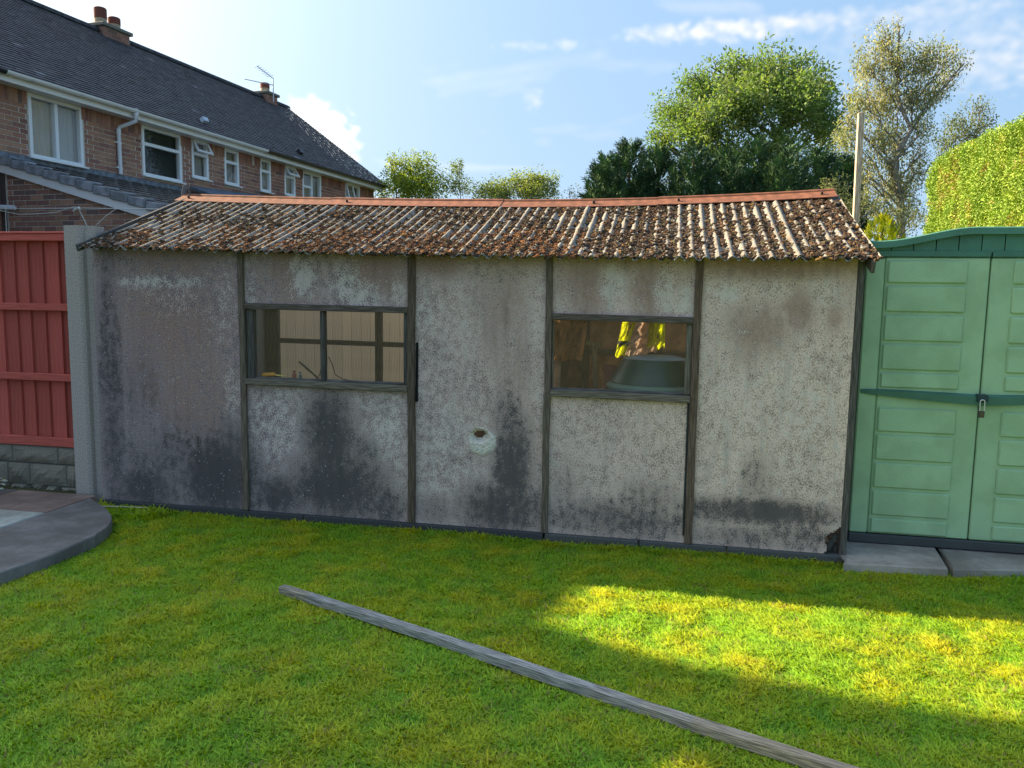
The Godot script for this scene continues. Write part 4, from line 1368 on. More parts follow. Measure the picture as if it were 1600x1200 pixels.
func house(label: String, s0: float, s1: float, ridge: float, white: bool, wins: Array, singles: bool) -> Node3D:
	var h := thing("terraced_house", label, "house", H_ORIGIN, "terraced houses behind the shed")
	h.basis = Basis(H_OUT, Vector3.UP, -H_ALONG)
	var gap := 0.0
	# front wall in mortar colour with openings
	var cuts := [s0, s1]
	for w in wins:
		cuts.append(w[0]); cuts.append(w[1])
	cuts.sort()
	var wall := MB.new()
	wall.col = Color(0.66, 0.58, 0.50)
	for i in cuts.size() - 1:
		var a: float = cuts[i]; var b: float = cuts[i + 1]
		if b - a < 0.01: continue
		var segs := [[0.0, 4.56]]
		for w in wins:
			if w[0] <= a + 0.001 and w[1] >= b - 0.001: segs = [[0.0, w[2]], [w[3], 4.56]]
		for q in segs:
			if q[1] - q[0] > 0.01: wall.cbox(hp(-0.24, q[0], b), hp(0.0, q[1], a))
	# the gable end walls and the back
	var e0 := 4.62
	for s in [s0 + 0.001, s1 - 0.241]:
		var ctr := hp(-3.1, 3.0, s + 0.12)
		var f := [hp(-0.241, 0, s), hp(-6.2, 0, s), hp(-6.2, e0 - 0.1, s), hp(-3.1, ridge - 0.16, s), hp(-0.241, e0 + 0.02, s)]
		var g := []
		for p in f: g.append(p + Vector3(0, 0, -0.24))
		wall.out(f, ctr); wall.out(g, ctr)
		for i in 5: wall.out([f[i], f[(i + 1) % 5], g[(i + 1) % 5], g[i]], ctr)
	wall.cbox(hp(-6.44, 0, s1), hp(-6.201, 4.5, s0))
	obj("wall", wall, M.mortar, h)
	var place := func(s: float, y: float) -> Transform3D: return Transform3D(Basis(), hp(0.0, y, s))
	var free := func(s: float, y: float) -> bool:
		for w in wins:
			if s > w[0] - 0.004 and s < w[1] + 0.004 and y > w[2] - 0.03 and y < w[3] + 0.03: return false
		return true
	var single := func(s: float, y: float) -> bool: return singles and y > 3.5 and s < 6.0 + s0
	var sm := MB.new()
	lay_bricks(h, s0 + 0.003, s1 - 0.003, 1.8, 4.33, place, free, single)
	# soldier course under the soffit
	var ss := s0 + 0.006
	while ss < s1 - 0.07:
		if free.call(ss + 0.03, 4.43):
			sm.col = brick_color() * 0.95
			sm.box(Transform3D(Basis(), hp(0.0, 4.44, ss + 0.033)), Vector3(0.012, 0.205, 0.065))
		ss += 0.075
	obj("soldier_course", sm, M.brick, h, "", "stuff")
	# roof of stepped courses of plain tiles, front and back slopes
	for side in [1.0, -1.0]:
		var rf := MB.new()
		var ea := Vector2(0.30, 4.655) if side > 0 else Vector2(-6.5, 4.655)
		var rg := Vector2(-3.1, ridge)
		var courses := 42 if side > 0 else 6
		var width := 0.165 if side > 0 else 0.8
		var dir := (rg - ea) / courses
		var nrm := Vector2(-dir.y, dir.x).normalized() * (1.0 if side < 0 else -1.0)
		if nrm.y < 0: nrm = -nrm
		var st := 0.014
		var e1 := s1 + (0.45 if not white and s1 > 11.0 else -0.002)
		for c in courses:
			var a := ea + dir * c
			var b := ea + dir * (c + 1.06)
			var s := s0 - (width * 0.5 if c % 2 else 0.0)
			while s < e1:
				var sa := maxf(s + 0.002, s0)
				var sb := minf(s + width, e1)
				if sb - sa > 0.01:
					var tone := rng.randf_range(0.8, 1.2)
					if side > 0 and rng.randf() < 0.003: tone = 3.2
					rf.col = Color(0.082, 0.076, 0.085) * tone
					var j := rng.randf_range(-0.003, 0.003)
					var lo := a + nrm * (st + j)
					var hi := b + nrm * 0.001
					rf.quad(hp(lo.x, lo.y, sa), hp(hi.x, hi.y, sa), hp(hi.x, hi.y, sb), hp(lo.x, lo.y, sb))
					var un := a - nrm * 0.004
					rf.quad(hp(un.x, un.y, sa), hp(lo.x, lo.y, sa), hp(lo.x, lo.y, sb), hp(un.x, un.y, sb))
				s += width
		var o := obj("roof", rf, M.roof_tile, h, "", "stuff")
		# ridge tiles
		if side > 0:
			var s := s0
			while s < e1 - 0.1:
				var rt := MB.new()
				rt.col = Color(0.06, 0.058, 0.065) * rng.randf_range(0.8, 1.25)
				var pr := []
				var n2 := minf(s + 0.44, e1)
				for k in 6:
					var a := PI * k / 5.0
					pr.append(Vector2(-3.1 + 0.12 * cos(a), ridge - 0.045 + 0.11 * sin(a)))
				for k in 5:
					rt.quad(hp(pr[k].x, pr[k].y, s + 0.004), hp(pr[k + 1].x, pr[k + 1].y, s + 0.004), hp(pr[k + 1].x, pr[k + 1].y, n2), hp(pr[k].x, pr[k].y, n2))
				obj("ridge_tile", rt, M.roof_tile, h)
				s += 0.45
	# soffit, fascia, gutter
	var wc := Color(0.72, 0.72, 0.70)
	var m := MB.new(); m.col = wc if white else Color(0.6, 0.6, 0.58)
	m.cbox(hp(0.001, 4.535, s1 - 0.001), hp(0.255, 4.55, s0 + 0.001))
	obj("soffit", m, M.upvc, h)
	m = MB.new(); m.col = wc
	m.cbox(hp(0.256, 4.52, s1 - 0.001), hp(0.274, 4.65, s0 + 0.001), 0.002)
	obj("fascia", m, M.upvc, h)
	m = MB.new(); m.col = wc if white else Color(0.018, 0.018, 0.02)
	var np := 8
	for k in np:
		for th in [0.0, 0.004]:
			var a0 := PI + PI * k / np; var a1 := PI + PI * (k + 1) / np
			var r: float = 0.056 - th
			m.quad(hp(0.333 + r * cos(a0), 4.652 + r * sin(a0), s0), hp(0.333 + r * cos(a1), 4.652 + r * sin(a1), s0), hp(0.333 + r * cos(a1), 4.652 + r * sin(a1), s1), hp(0.333 + r * cos(a0), 4.652 + r * sin(a0), s1))
	for s in [s0, s1]:
		var ctr := hp(0.333, 4.63, (s0 + s1) * 0.5)
		var f := []
		for k in np + 1:
			var a := PI + PI * k / np
			f.append(hp(0.333 + 0.058 * cos(a), 4.652 + 0.058 * sin(a), s))
		m.out(f, ctr)
	var g := obj("gutter", m, M.upvc, h, "white plastic gutter" if white else "black gutter")
	var s := s0 + 0.4
	while s < s1 - 0.2:
		m = MB.new(); m.col = wc * 0.95 if white else Color(0.015, 0.015, 0.017)
		var pts := []
		for k in np + 1:
			var a := PI + PI * k / np
			pts.append([0.333 + 0.060 * cos(a), 4.652 + 0.060 * sin(a)])
		for k in np: m.quad(hp(pts[k][0], pts[k][1], s), hp(pts[k + 1][0], pts[k + 1][1], s), hp(pts[k + 1][0], pts[k + 1][1], s + 0.03), hp(pts[k][0], pts[k][1], s + 0.03))
		obj("bracket", m, M.upvc, g)
		s += 0.85
	for w in wins: house_window(h, w)
	return h

# s0, s1, y0, y1, style: "double" side by side, "top" fanlight over pane, "open" fanlight tilted out
func house_window(h: Node3D, w: Array) -> void:
	var win := Node3D.new()
	win.name = "window"
	h.add_child(win, true)
	var s0: float = w[0]; var s1: float = w[1]; var y0: float = w[2]; var y1: float = w[3]
	var style: String = w[4]
	var back: Color = w[5]
	var wc := Color(0.74, 0.76, 0.78)
	var fr := 0.055
	var m := MB.new(); m.col = wc
	var z0 := -0.075; var z1 := 0.004
	if style == "tilt_pair": pass
	m.cbox(hp(z0, y0, s0 + fr), hp(z1, y1, s0), 0.004)
	m.cbox(hp(z0, y0, s1), hp(z1, y1, s1 - fr), 0.004)
	m.cbox(hp(z0, y0, s1 - fr - 0.001), hp(z1 - 0.001, y0 + fr, s0 + fr + 0.001), 0.004)
	m.cbox(hp(z0, y1 - fr, s1 - fr - 0.001), hp(z1 - 0.001, y1, s0 + fr + 0.001), 0.004)
	var mid := (s0 + s1) * 0.5
	var yt := y1 - (y1 - y0) * 0.36
	if style == "double" or style == "triple":
		m.cbox(hp(z0, y0 + fr + 0.001, mid + 0.03), hp(z1 - 0.002, y1 - fr - 0.001, mid - 0.03), 0.004)
	if style in ["top", "open"]:
		m.cbox(hp(z0, yt - 0.03, s1 - fr - 0.001), hp(z1 - 0.002, yt + 0.03, s0 + fr + 0.001), 0.004)
	if style in ["triple", "tilt_pair"]:
		m.cbox(hp(z0, yt - 0.09, mid - 0.031), hp(z1 - 0.003, yt - 0.03, s0 + fr + 0.001), 0.004)
	obj("frame", m, M.upvc, win)
	m = MB.new(); m.col = wc
	m.cbox(hp(0.006, y0 - 0.028, s1 + 0.03), hp(0.075, y0 - 0.003, s0 - 0.03), 0.004)
	obj("sill", m, M.upvc, win)
	m = MB.new()
	m.quad(hp(-0.03, y0 + fr * 0.5, s0 + fr * 0.5), hp(-0.03, y1 - fr * 0.5, s0 + fr * 0.5), hp(-0.03, y1 - fr * 0.5, s1 - fr * 0.5), hp(-0.03, y0 + fr * 0.5, s1 - fr * 0.5))
	obj("pane", m.mesh(false), M.house_glass, win)
	# curtain or blind behind, or a dark room
	m = MB.new(); m.col = back
	var n := 24
	var amp := 0.012 if back.r > 0.1 else 0.0
	for i in n:
		var a := lerpf(s0 + 0.01, s1 - 0.01, float(i) / n); var b := lerpf(s0 + 0.01, s1 - 0.01, float(i + 1) / n)
		m.quad(hp(-0.13 + amp * sin(a * 60.0), y0, a), hp(-0.13 + amp * sin(a * 60.0), y1, a), hp(-0.13 + amp * sin(b * 60.0), y1, b), hp(-0.13 + amp * sin(b * 60.0), y0, b))
	obj("curtain", m, M.cloth, win)
	if style == "open" or style == "tilt_pair":
		# a casement pushed out at the bottom
		var c0 := s0 + 0.01
		var c1 := s1 - 0.01 if style == "open" else mid - 0.01
		var cy := yt + 0.02 if style == "open" else y0 + 0.05
		var top := hp(0.012, y1 - 0.02, 0)
		var bot := hp(0.14 if style == "open" else 0.19, cy, 0)
		m = MB.new(); m.col = wc
		var up := (bot - top).normalized()
		var out_n := Vector3(0, 0, 1).cross(up)
		for e in [c0 + 0.025, c1 - 0.025]:
			m.bar(top + Vector3(0, 0, -e), bot + Vector3(0, 0, -e), 0.05, 0.035, out_n, 0.004)
		m.bar(top + Vector3(0, 0, -c0 - 0.051), top + Vector3(0, 0, -c1 + 0.051), 0.035, 0.05, up, 0.004)
		m.bar(bot - up * 0.025 + Vector3(0, 0, -c0 - 0.051), bot - up * 0.025 + Vector3(0, 0, -c1 + 0.051), 0.035, 0.05, up, 0.004)
		if style == "tilt_pair":
			var md := top.lerp(bot, 0.6)
			m.bar(md + Vector3(0, 0, -c0 - 0.051), md + Vector3(0, 0, -c1 + 0.051), 0.035, 0.05, up, 0.004)
		var ca := obj("casement", m, M.upvc, win, "casement tilted open")
		m = MB.new()
		m.quad(top + Vector3(0, 0, -c0 - 0.03), top + Vector3(0, 0, -c1 + 0.03), bot + Vector3(0, 0, -c1 + 0.03), bot + Vector3(0, 0, -c0 - 0.03))
		obj("casement_pane", m.mesh(false), M.house_glass, ca)

func chimney(h: Node3D, s0: float, s1: float, o0: float, o1: float, base: float, top: float, pots: Array) -> void:
	var c := Node3D.new()
	c.name = "chimney"
	h.add_child(c, true)
	var m := MB.new(); m.col = Color(0.36, 0.32, 0.28)
	m.cbox(hp(o0, base, s1), hp(o1, top, s0))
	obj("stack", m, M.mortar, c)
	m = MB.new()
	var y := base
	var row := 0
	while y < top - 0.06:
		for side in 4:
			var len := (s1 - s0) if side < 2 else (o1 - o0)
			var p := -0.11 if row % 2 else 0.0
			while p < len:
				var a := maxf(p, 0.0); var b := minf(p + 0.215, len)
				if b - a > 0.03:
					m.col = brick_color()
					var mid := (a + b) * 0.5
					if side == 0: m.box(Transform3D(Basis(), hp(o1, y + 0.035, s0 + mid)), Vector3(0.012, 0.063, b - a))
					elif side == 1: m.box(Transform3D(Basis(), hp(o0, y + 0.035, s0 + mid)), Vector3(0.012, 0.063, b - a))
					elif side == 2: m.box(Transform3D(Basis(), hp(o0 + mid, y + 0.035, s0)), Vector3(b - a, 0.063, 0.012))
					else: m.box(Transform3D(Basis(), hp(o0 + mid, y + 0.035, s1)), Vector3(b - a, 0.063, 0.012))
				p += 0.225
		y += 0.075
		row += 1
	obj("brickwork", m, M.brick, c, "", "stuff")
	m = MB.new(); m.col = Color(0.24, 0.225, 0.19)
	m.cbox(hp(o0 - 0.06, top + 0.001, s1 + 0.06), hp(o1 + 0.06, top + 0.075, s0 - 0.06), 0.012)
	obj("cap", m, M.concrete, c)
	for p in pots:
		m = MB.new(); m.n = PackedVector3Array()
		m.col = Color(0.48, 0.38, 0.27)
		var at := Transform3D(Basis(), hp((o0 + o1) * 0.5, top + 0.074, p[0]))
		m.lathe(at, [Vector2(0.125, 0.0), Vector2(0.125, 0.13), Vector2(0.115, 0.135)], 14)
		m.col = Color(0.22, 0.075, 0.06)
		m.lathe(at, [Vector2(0.13, 0.135), Vector2(0.13, p[1] - 0.02), Vector2(0.11, p[1]), Vector2(0.08, p[1]), Vector2(0.08, p[1] - 0.1)], 14)
		obj("chimney_pot", m, M.concrete, c)

func build_houses() -> void:
	var net := Color(0.40, 0.39, 0.37)
	var pale_curtain := Color(0.56, 0.55, 0.52)
	var dark := Color(0.03, 0.035, 0.035)
	var lh := house("brick terraced house at the end of the row, its roof casting the lawn's shade", -11.5, -4.2, 7.46, false, [[-10.2, -9.1, 3.6, 4.53, "double", net], [-7.6, -6.6, 3.6, 4.53, "double", net]], false)
	chimney(lh, -4.95, -4.25, -3.45, -2.75, 7.0, 8.15, [[-4.75, 0.35], [-4.45, 0.35]])
	house("brick terraced house beside the tiled lean-to, mostly beyond the red fence", -4.2, 0.0, 7.1, false, [[-2.6, -1.5, 3.6, 4.53, "double", net]], false)
	var hb := house("brick terraced house with white gutter and white downpipe", 0.0, 6.07, 7.1, true, [
		[0.622, 1.60, 3.575, 4.53, "double", pale_curtain], [2.87, 3.85, 3.645, 4.53, "top", dark], [4.136, 4.60, 3.80, 4.53, "open", net], [5.092, 5.545, 3.812, 4.53, "top", net]], true)
	chimney(hb, 4.98, 5.68, -3.36, -2.9, 6.7, 7.17, [[5.13, 0.36], [5.5, 0.28]])
	var hc := house("brick terraced house with black gutter and a tilted open window", 6.07, 11.5, 7.1, false, [
		[6.277, 6.665, 3.826, 4.53, "top", net], [7.187, 7.615, 3.86, 4.53, "open", net], [7.92, 8.74, 3.7, 4.53, "triple", net], [9.92, 10.695, 3.7, 4.53, "tilt_pair", net]], false)
	chimney(hc, 10.62, 11.1, -3.35, -2.88, 6.7, 7.18, [[10.86, 0.28]])
	# downpipe
	var d := MB.new(); d.n = PackedVector3Array(); d.col = Color(0.62, 0.64, 0.68)
	var dp := [hp(0.333, 4.62, 2.40), hp(0.333, 4.47, 2.40), hp(0.07, 4.36, 2.30), hp(0.05, 4.30, 2.29), hp(0.05, 3.57, 2.30)]
	d.tube(dp, [0.034, 0.034, 0.034, 0.034, 0.034], 10)
	d.tube([hp(0.05, 4.33, 2.29), hp(0.05, 4.24, 2.29)], [0.041, 0.041], 10)
	d.tube([hp(0.333, 4.67, 2.40), hp(0.333, 4.55, 2.40)], [0.045, 0.041], 10)
	var dn := obj("downpipe", d, M.upvc, hb, "white plastic downpipe with an offset bend")
	for y in [4.10, 3.68]:
		d = MB.new(); d.col = Color(0.7, 0.7, 0.7)
		d.cbox(hp(0.002, y - 0.015, 2.36), hp(0.05, y + 0.015, 2.24), 0.003)
		obj("clip", d, M.upvc, dn)
	# roof vents
	var sl := Vector2(-3.4, 2.445).normalized()
	for e in [[hb, 4.6, 0.45, Color(0.45, 0.52, 0.6), 0.10], [hc, 7.9, 0.42, Color(0.02, 0.02, 0.025), 0.12]]:
		d = MB.new(); d.col = e[3]
		var c := hp(0.30 + sl.x * e[2], 4.67 + sl.y * e[2] + 0.05, e[1])
		d.box(Transform3D(Basis(Vector3(0, 0, 1), 0.5), c), Vector3(0.10, e[4], 0.14), 0.008)
		obj("roof_vent", d, M.upvc, e[0])
	# lead flashing band above the lean-to
	d = MB.new(); d.col = Color(0.17, 0.20, 0.25)
	d.cbox(hp(0.008, 3.44, 3.86), hp(0.014, 3.57, 0.0))
	obj("lead_flashing", d, M.lead, hb)
	d = MB.new(); d.col = Color(0.17, 0.20, 0.25)
	d.bar(hp(0.9, 3.30, 3.95), hp(0.9, 3.42, 6.4), 1.7, 0.05, Vector3(0.35, 1, 0))
	obj("porch_roof", d, M.lead, hb, "low lead covered roof against the wall")
	d = MB.new(); d.col = Color(0.3, 0.2, 0.16)
	d.cbox(hp(0.02, 0, 6.35), hp(1.6, 2.8, 3.96))
	obj("porch", d, M.brick, hb)

	build_extension()

	# aerial on the far chimney
	var basis := Basis(H_OUT, Vector3.UP, -H_ALONG)
	var a := thing("tv_aerial", "thin metal television aerial on the far chimney", "aerial", H_ORIGIN)
	a.basis = basis
	var m := MB.new(); m.n = PackedVector3Array(); m.col = Color(0.42, 0.43, 0.44)
	m.tube([hp(-2.74, 6.96, 10.72), hp(-2.74, 7.62, 10.72)], [0.016, 0.014], 6)
	obj("mast", m, M.metal, a)
	m = MB.new(); m.n = PackedVector3Array(); m.col = Color(0.36, 0.37, 0.38)
	m.tube([hp(-2.74, 7.60, 10.72), hp(-3.1, 7.9, 10.5)], [0.012, 0.012], 6)
	for k in 7:
		var c := hp(-2.74, 7.60, 10.72).lerp(hp(-3.1, 7.9, 10.5), 0.2 + k * 0.13)
		m.tube([c + Vector3(0.0, -0.06, 0.16 - k * 0.01), c + Vector3(0.0, 0.06, -0.16 + k * 0.01)], [0.006, 0.006], 5)
	obj("boom", m, M.metal, a)
	m = MB.new(); m.n = PackedVector3Array(); m.col = Color(0.36, 0.37, 0.38)
	m.tube([hp(-2.75, 7.42, 10.72), hp(-3.2, 7.44, 10.05)], [0.012, 0.010], 6)
	obj("dipole", m, M.metal, a)
	a = thing("flue_pipe", "short grey flue pipe standing behind the far ridge", "flue", H_ORIGIN)
	a.basis = basis
	m = MB.new(); m.n = PackedVector3Array(); m.col = Color(0.25, 0.30, 0.30)
	m.tube([hp(-3.3, 6.8, 12.3 - 0.9), hp(-3.3, 7.2, 12.3 - 0.9), hp(-3.3, 7.21, 12.3 - 0.9), hp(-3.3, 7.42, 12.3 - 0.9)], [0.015, 0.015, 0.035, 0.035], 8)
	obj("pipe", m, M.metal, a)

func build_extension() -> void:
	var e := thing("lean_to_extension", "single storey brick lean-to with grey tiled roof and white bargeboard", "extension", H_ORIGIN)
	e.basis = Basis(H_OUT, Vector3.UP, -H_ALONG)
	var se := 0.10
	var slope := 0.268
	var oe := 3.75
	var ry := func(o: float) -> float: return 3.465 - slope * o
	# end wall
	var m := MB.new(); m.col = Color(0.66, 0.58, 0.50)
	var f := [hp(0.02, 0, se), hp(oe - 0.15, 0, se), hp(oe - 0.15, ry.call(oe - 0.15) - 0.12, se), hp(0.02, ry.call(0.02) - 0.12, se)]
	var g := []
	for p in f: g.append(p + Vector3(0, 0, -0.22))
	var ctr := hp(1.8, 1.5, se + 0.11)
	m.out(f, ctr); m.out(g, ctr)
	for i in 4: m.out([f[i], f[(i + 1) % 4], g[(i + 1) % 4], g[i]], ctr)
	m.cbox(hp(oe - 0.37, 0, 3.9), hp(oe - 0.15, ry.call(oe - 0.15) - 0.13, se + 0.2205))
	m.cbox(hp(0.02, 0, 3.9), hp(oe - 0.371, ry.call(oe) - 0.13, 3.7))
	obj("wall", m, M.mortar, e)
	var place := func(s: float, y: float) -> Transform3D: return Transform3D(Basis(Vector3.UP, PI / 2.0), hp(s, y, se))
	var free := func(s: float, y: float) -> bool: return y < ry.call(s) - 0.16
	var single := func(s: float, y: float) -> bool: return y > 2.2 and s < 2.9
	lay_bricks(e, 0.13, oe - 0.16, 1.2, 3.4, place, free, single)
	# dark corner pier against the house
	m = MB.new(); m.col = Color(0.10, 0.07, 0.065)
	m.cbox(hp(0.016, 0, se), hp(0.10, 3.3, se - 0.03), 0.004)
	obj("corner_pier", m, M.brick, e)
	# bargeboard
	m = MB.new(); m.col = Color(0.70, 0.69, 0.69)
	var b0 := hp(0.03, ry.call(0.03) - 0.115, se - 0.05)
	var b1 := hp(oe, ry.call(oe) - 0.115, se - 0.05)
	m.bar(b0, b1, 0.025, 0.15, Vector3.UP, 0.003)
	obj("bargeboard", m, M.upvc, e)
	# verge tiles: one grey tile after the other down the edge
	var o := 0.02
	while o < oe:
		m = MB.new(); m.col = Color(0.27, 0.28, 0.31) * rng.randf_range(0.9, 1.12)
		var a := hp(o, ry.call(o) + 0.022, se - 0.005)
		var b := hp(o + 0.305, ry.call(o + 0.305) + 0.022 + 0.045, se - 0.005)
		m.bar(a, b, 0.17, 0.03, Vector3.UP, 0.008)
		m.bar(a + Vector3(0, -0.04, 0.075), b + Vector3(-0.012, -0.06, 0.075), 0.03, 0.12, Vector3.UP, 0.008)
		obj("verge_tile", m, M.roof_tile, e)
		o += 0.30
	# field of interlocking tiles in courses
	m = MB.new()
	o = 0.0
	while o < oe:
		var s := se + 0.09
		while s < 3.9:
			m.col = Color(0.13, 0.115, 0.105) * rng.randf_range(0.85, 1.2)
			var y0: float = ry.call(o) + 0.003
			var y1: float = ry.call(o + 0.31) + 0.028
			# roll and pan of each tile
			m.quad(hp(o + 0.31, y1, s), hp(o, y0, s), hp(o, y0, s + 0.2), hp(o + 0.31, y1, s + 0.2))
			m.quad(hp(o + 0.31, y1 - 0.03, s), hp(o + 0.31, y1, s), hp(o + 0.31, y1, s + 0.2), hp(o + 0.31, y1 - 0.03, s + 0.2))
			m.box(Transform3D(Basis(Vector3(0, 0, 1), -atan(slope) + 0.08), hp(o + 0.155, (y0 + y1) * 0.5 + 0.012, s + 0.25)), Vector3(0.31, 0.03, 0.09), 0.01)
			s += 0.3
			if true: m.quad(hp(o + 0.31, y1, s - 0.1), hp(o, y0, s - 0.1), hp(o, y0, s), hp(o + 0.31, y1, s))
		o += 0.30
	obj("roof", m, M.roof_tile, e, "", "stuff")
	# things fixed to the end wall
	var l := thing("wall_lamp", "white cylindrical lamp on the lean-to's brick wall", "lamp", H_ORIGIN)
	l.basis = e.basis
	var c0 := hp(0.06, 2.745, se - 0.10)
	m = MB.new(); m.n = PackedVector3Array(); m.col = Color(0.66, 0.67, 0.70)
	m.tube([c0, c0 + Vector3(0.30, -0.012, 0.0), c0 + Vector3(0.315, -0.013, 0.0)], [0.038, 0.038, 0.03], 14)
	obj("body", m, M.upvc, l)
	m = MB.new(); m.n = PackedVector3Array(); m.col = Color(0.5, 0.5, 0.52)
	m.tube([c0 + Vector3(0.03, 0.0, 0.045), c0 + Vector3(0.03, 0.0, -0.09)], [0.03, 0.03], 10)
	obj("bracket", m, M.upvc, l)
	# white washing lines strung along the wall, tied together
	var kx := func(px: float, py: float) -> Vector3:
		var q := ray(px, py)
		var pn := H_ALONG
		var pp := H_ORIGIN + H_ALONG * (se - 0.14)
		return EYE + q * ((pp - EYE).dot(pn) / q.dot(pn))
	var wires := [
		["white washing line stretched straight along the lean-to wall", [[-40, 326], [40, 326], [122, 325], [260, 327]]],
		["white washing line sagging beside the wall lamp", [[-40, 322], [0, 329], [30, 335], [60, 334], [88, 332], [104, 326], [118, 323]]],
		["white cord slanting down from the knot to the post", [[122, 325], [130, 340], [138, 358], [146, 380]]],
		["thin cord slanting up from the shed verge", [[150, 352], [165, 338], [180, 327], [188, 326]]],
		["thin upright cable below the wall lamp", [[9, 322], [9, 340], [11, 375]]]]
	for w in wires:
		m = MB.new(); m.n = PackedVector3Array(); m.col = Color(0.66, 0.65, 0.60)
		var pts := []
		var rad := []
		for q in w[1]:
			pts.append(kx.call(q[0], q[1])); rad.append(0.006)
		m.tube(pts, rad, 6)
		tag(obj("washing_line", m, M.plain), w[0], "washing line")
	m = MB.new(); m.n = PackedVector3Array(); m.col = Color(0.62, 0.61, 0.55)
	m.tube([kx.call(114, 330), kx.call(119, 327), kx.call(123, 325), kx.call(126, 328)], [0.008, 0.022, 0.024, 0.01], 8)
	tag(obj("line_knot", m, M.plain), "knotted tangle where the white cords meet", "knot")

# ------------------------------------------------------------------ plants
# a clump of flat leaves, unit radius, as one small mesh
func leaf_clump(seed_: int, n: int, len: float, wid: float, droop: float, flat := false) -> ArrayMesh:
	var r := RandomNumberGenerator.new()
	r.seed = seed_
	var m := MB.new()
	for i in n:
		var d := Vector3(r.randfn(), r.randfn(), r.randfn()).normalized()
		var p := d * pow(r.randf(), 0.5)
		var dir := (d + Vector3(r.randf_range(-0.8, 0.8), r.randf_range(-0.8, 0.8) - droop, r.randf_range(-0.8, 0.8))).normalized()
		var sd := dir.cross(Vector3(r.randfn(), r.randfn(), r.randfn())).normalized() * wid * r.randf_range(0.7, 1.2)
		var l := dir * len * r.randf_range(0.7, 1.25)
		var tn := r.randf_range(0.75, 1.2)
		m.col = Color(tn, tn, tn * r.randf_range(0.7, 1.1))
		m.tri(p, p + l * 0.5 + sd, p + l)
		m.tri(p, p + l, p + l * 0.5 - sd)
	return m.mesh()

# sprays of needles or scale leaves: narrow blades fanned out along one direction (-z up a little)
func spray(seed_: int, n: int, wid: float) -> ArrayMesh:
	var r := RandomNumberGenerator.new()
	r.seed = seed_
	var m := MB.new()
	for i in n:
		var t := float(i) / n
		var base := Vector3(0, 0.15 * t, t * 0.8)
		var side := -1.0 if i % 2 else 1.0
		var dir := Vector3(side * r.randf_range(0.35, 0.8) * (1.0 - t * 0.6), r.randf_range(-0.25, 0.3), r.randf_range(0.4, 0.9)).normalized()
		var l := dir * r.randf_range(0.35, 0.6) * (1.0 - 0.45 * t)
		var sd := dir.cross(Vector3(r.randf_range(-0.5, 0.5), 1, 0)).normalized() * wid
		var tn := r.randf_range(0.7, 1.25)
		m.col = Color(tn, tn, tn)
		m.tri(base, base + l * 0.45 + sd, base + l)
		m.tri(base, base + l, base + l * 0.45 - sd)
	return m.mesh()

func limb(m: MB, a: Vector3, b: Vector3, ra: float, rb: float, wob: float, n := 6) -> Array:
	var pts := []
	var rad := []
	for i in n + 1:
		var t := float(i) / n
		var p := a.lerp(b, t)
		if i > 0: p += Vector3(rng.randfn(), rng.randfn() * 0.4, rng.randfn()) * wob * (0.3 + 0.7 * sin(PI * t))
		pts.append(p); rad.append(lerpf(ra, rb, t))
	m.tube(pts, rad, 7, false)
	return pts

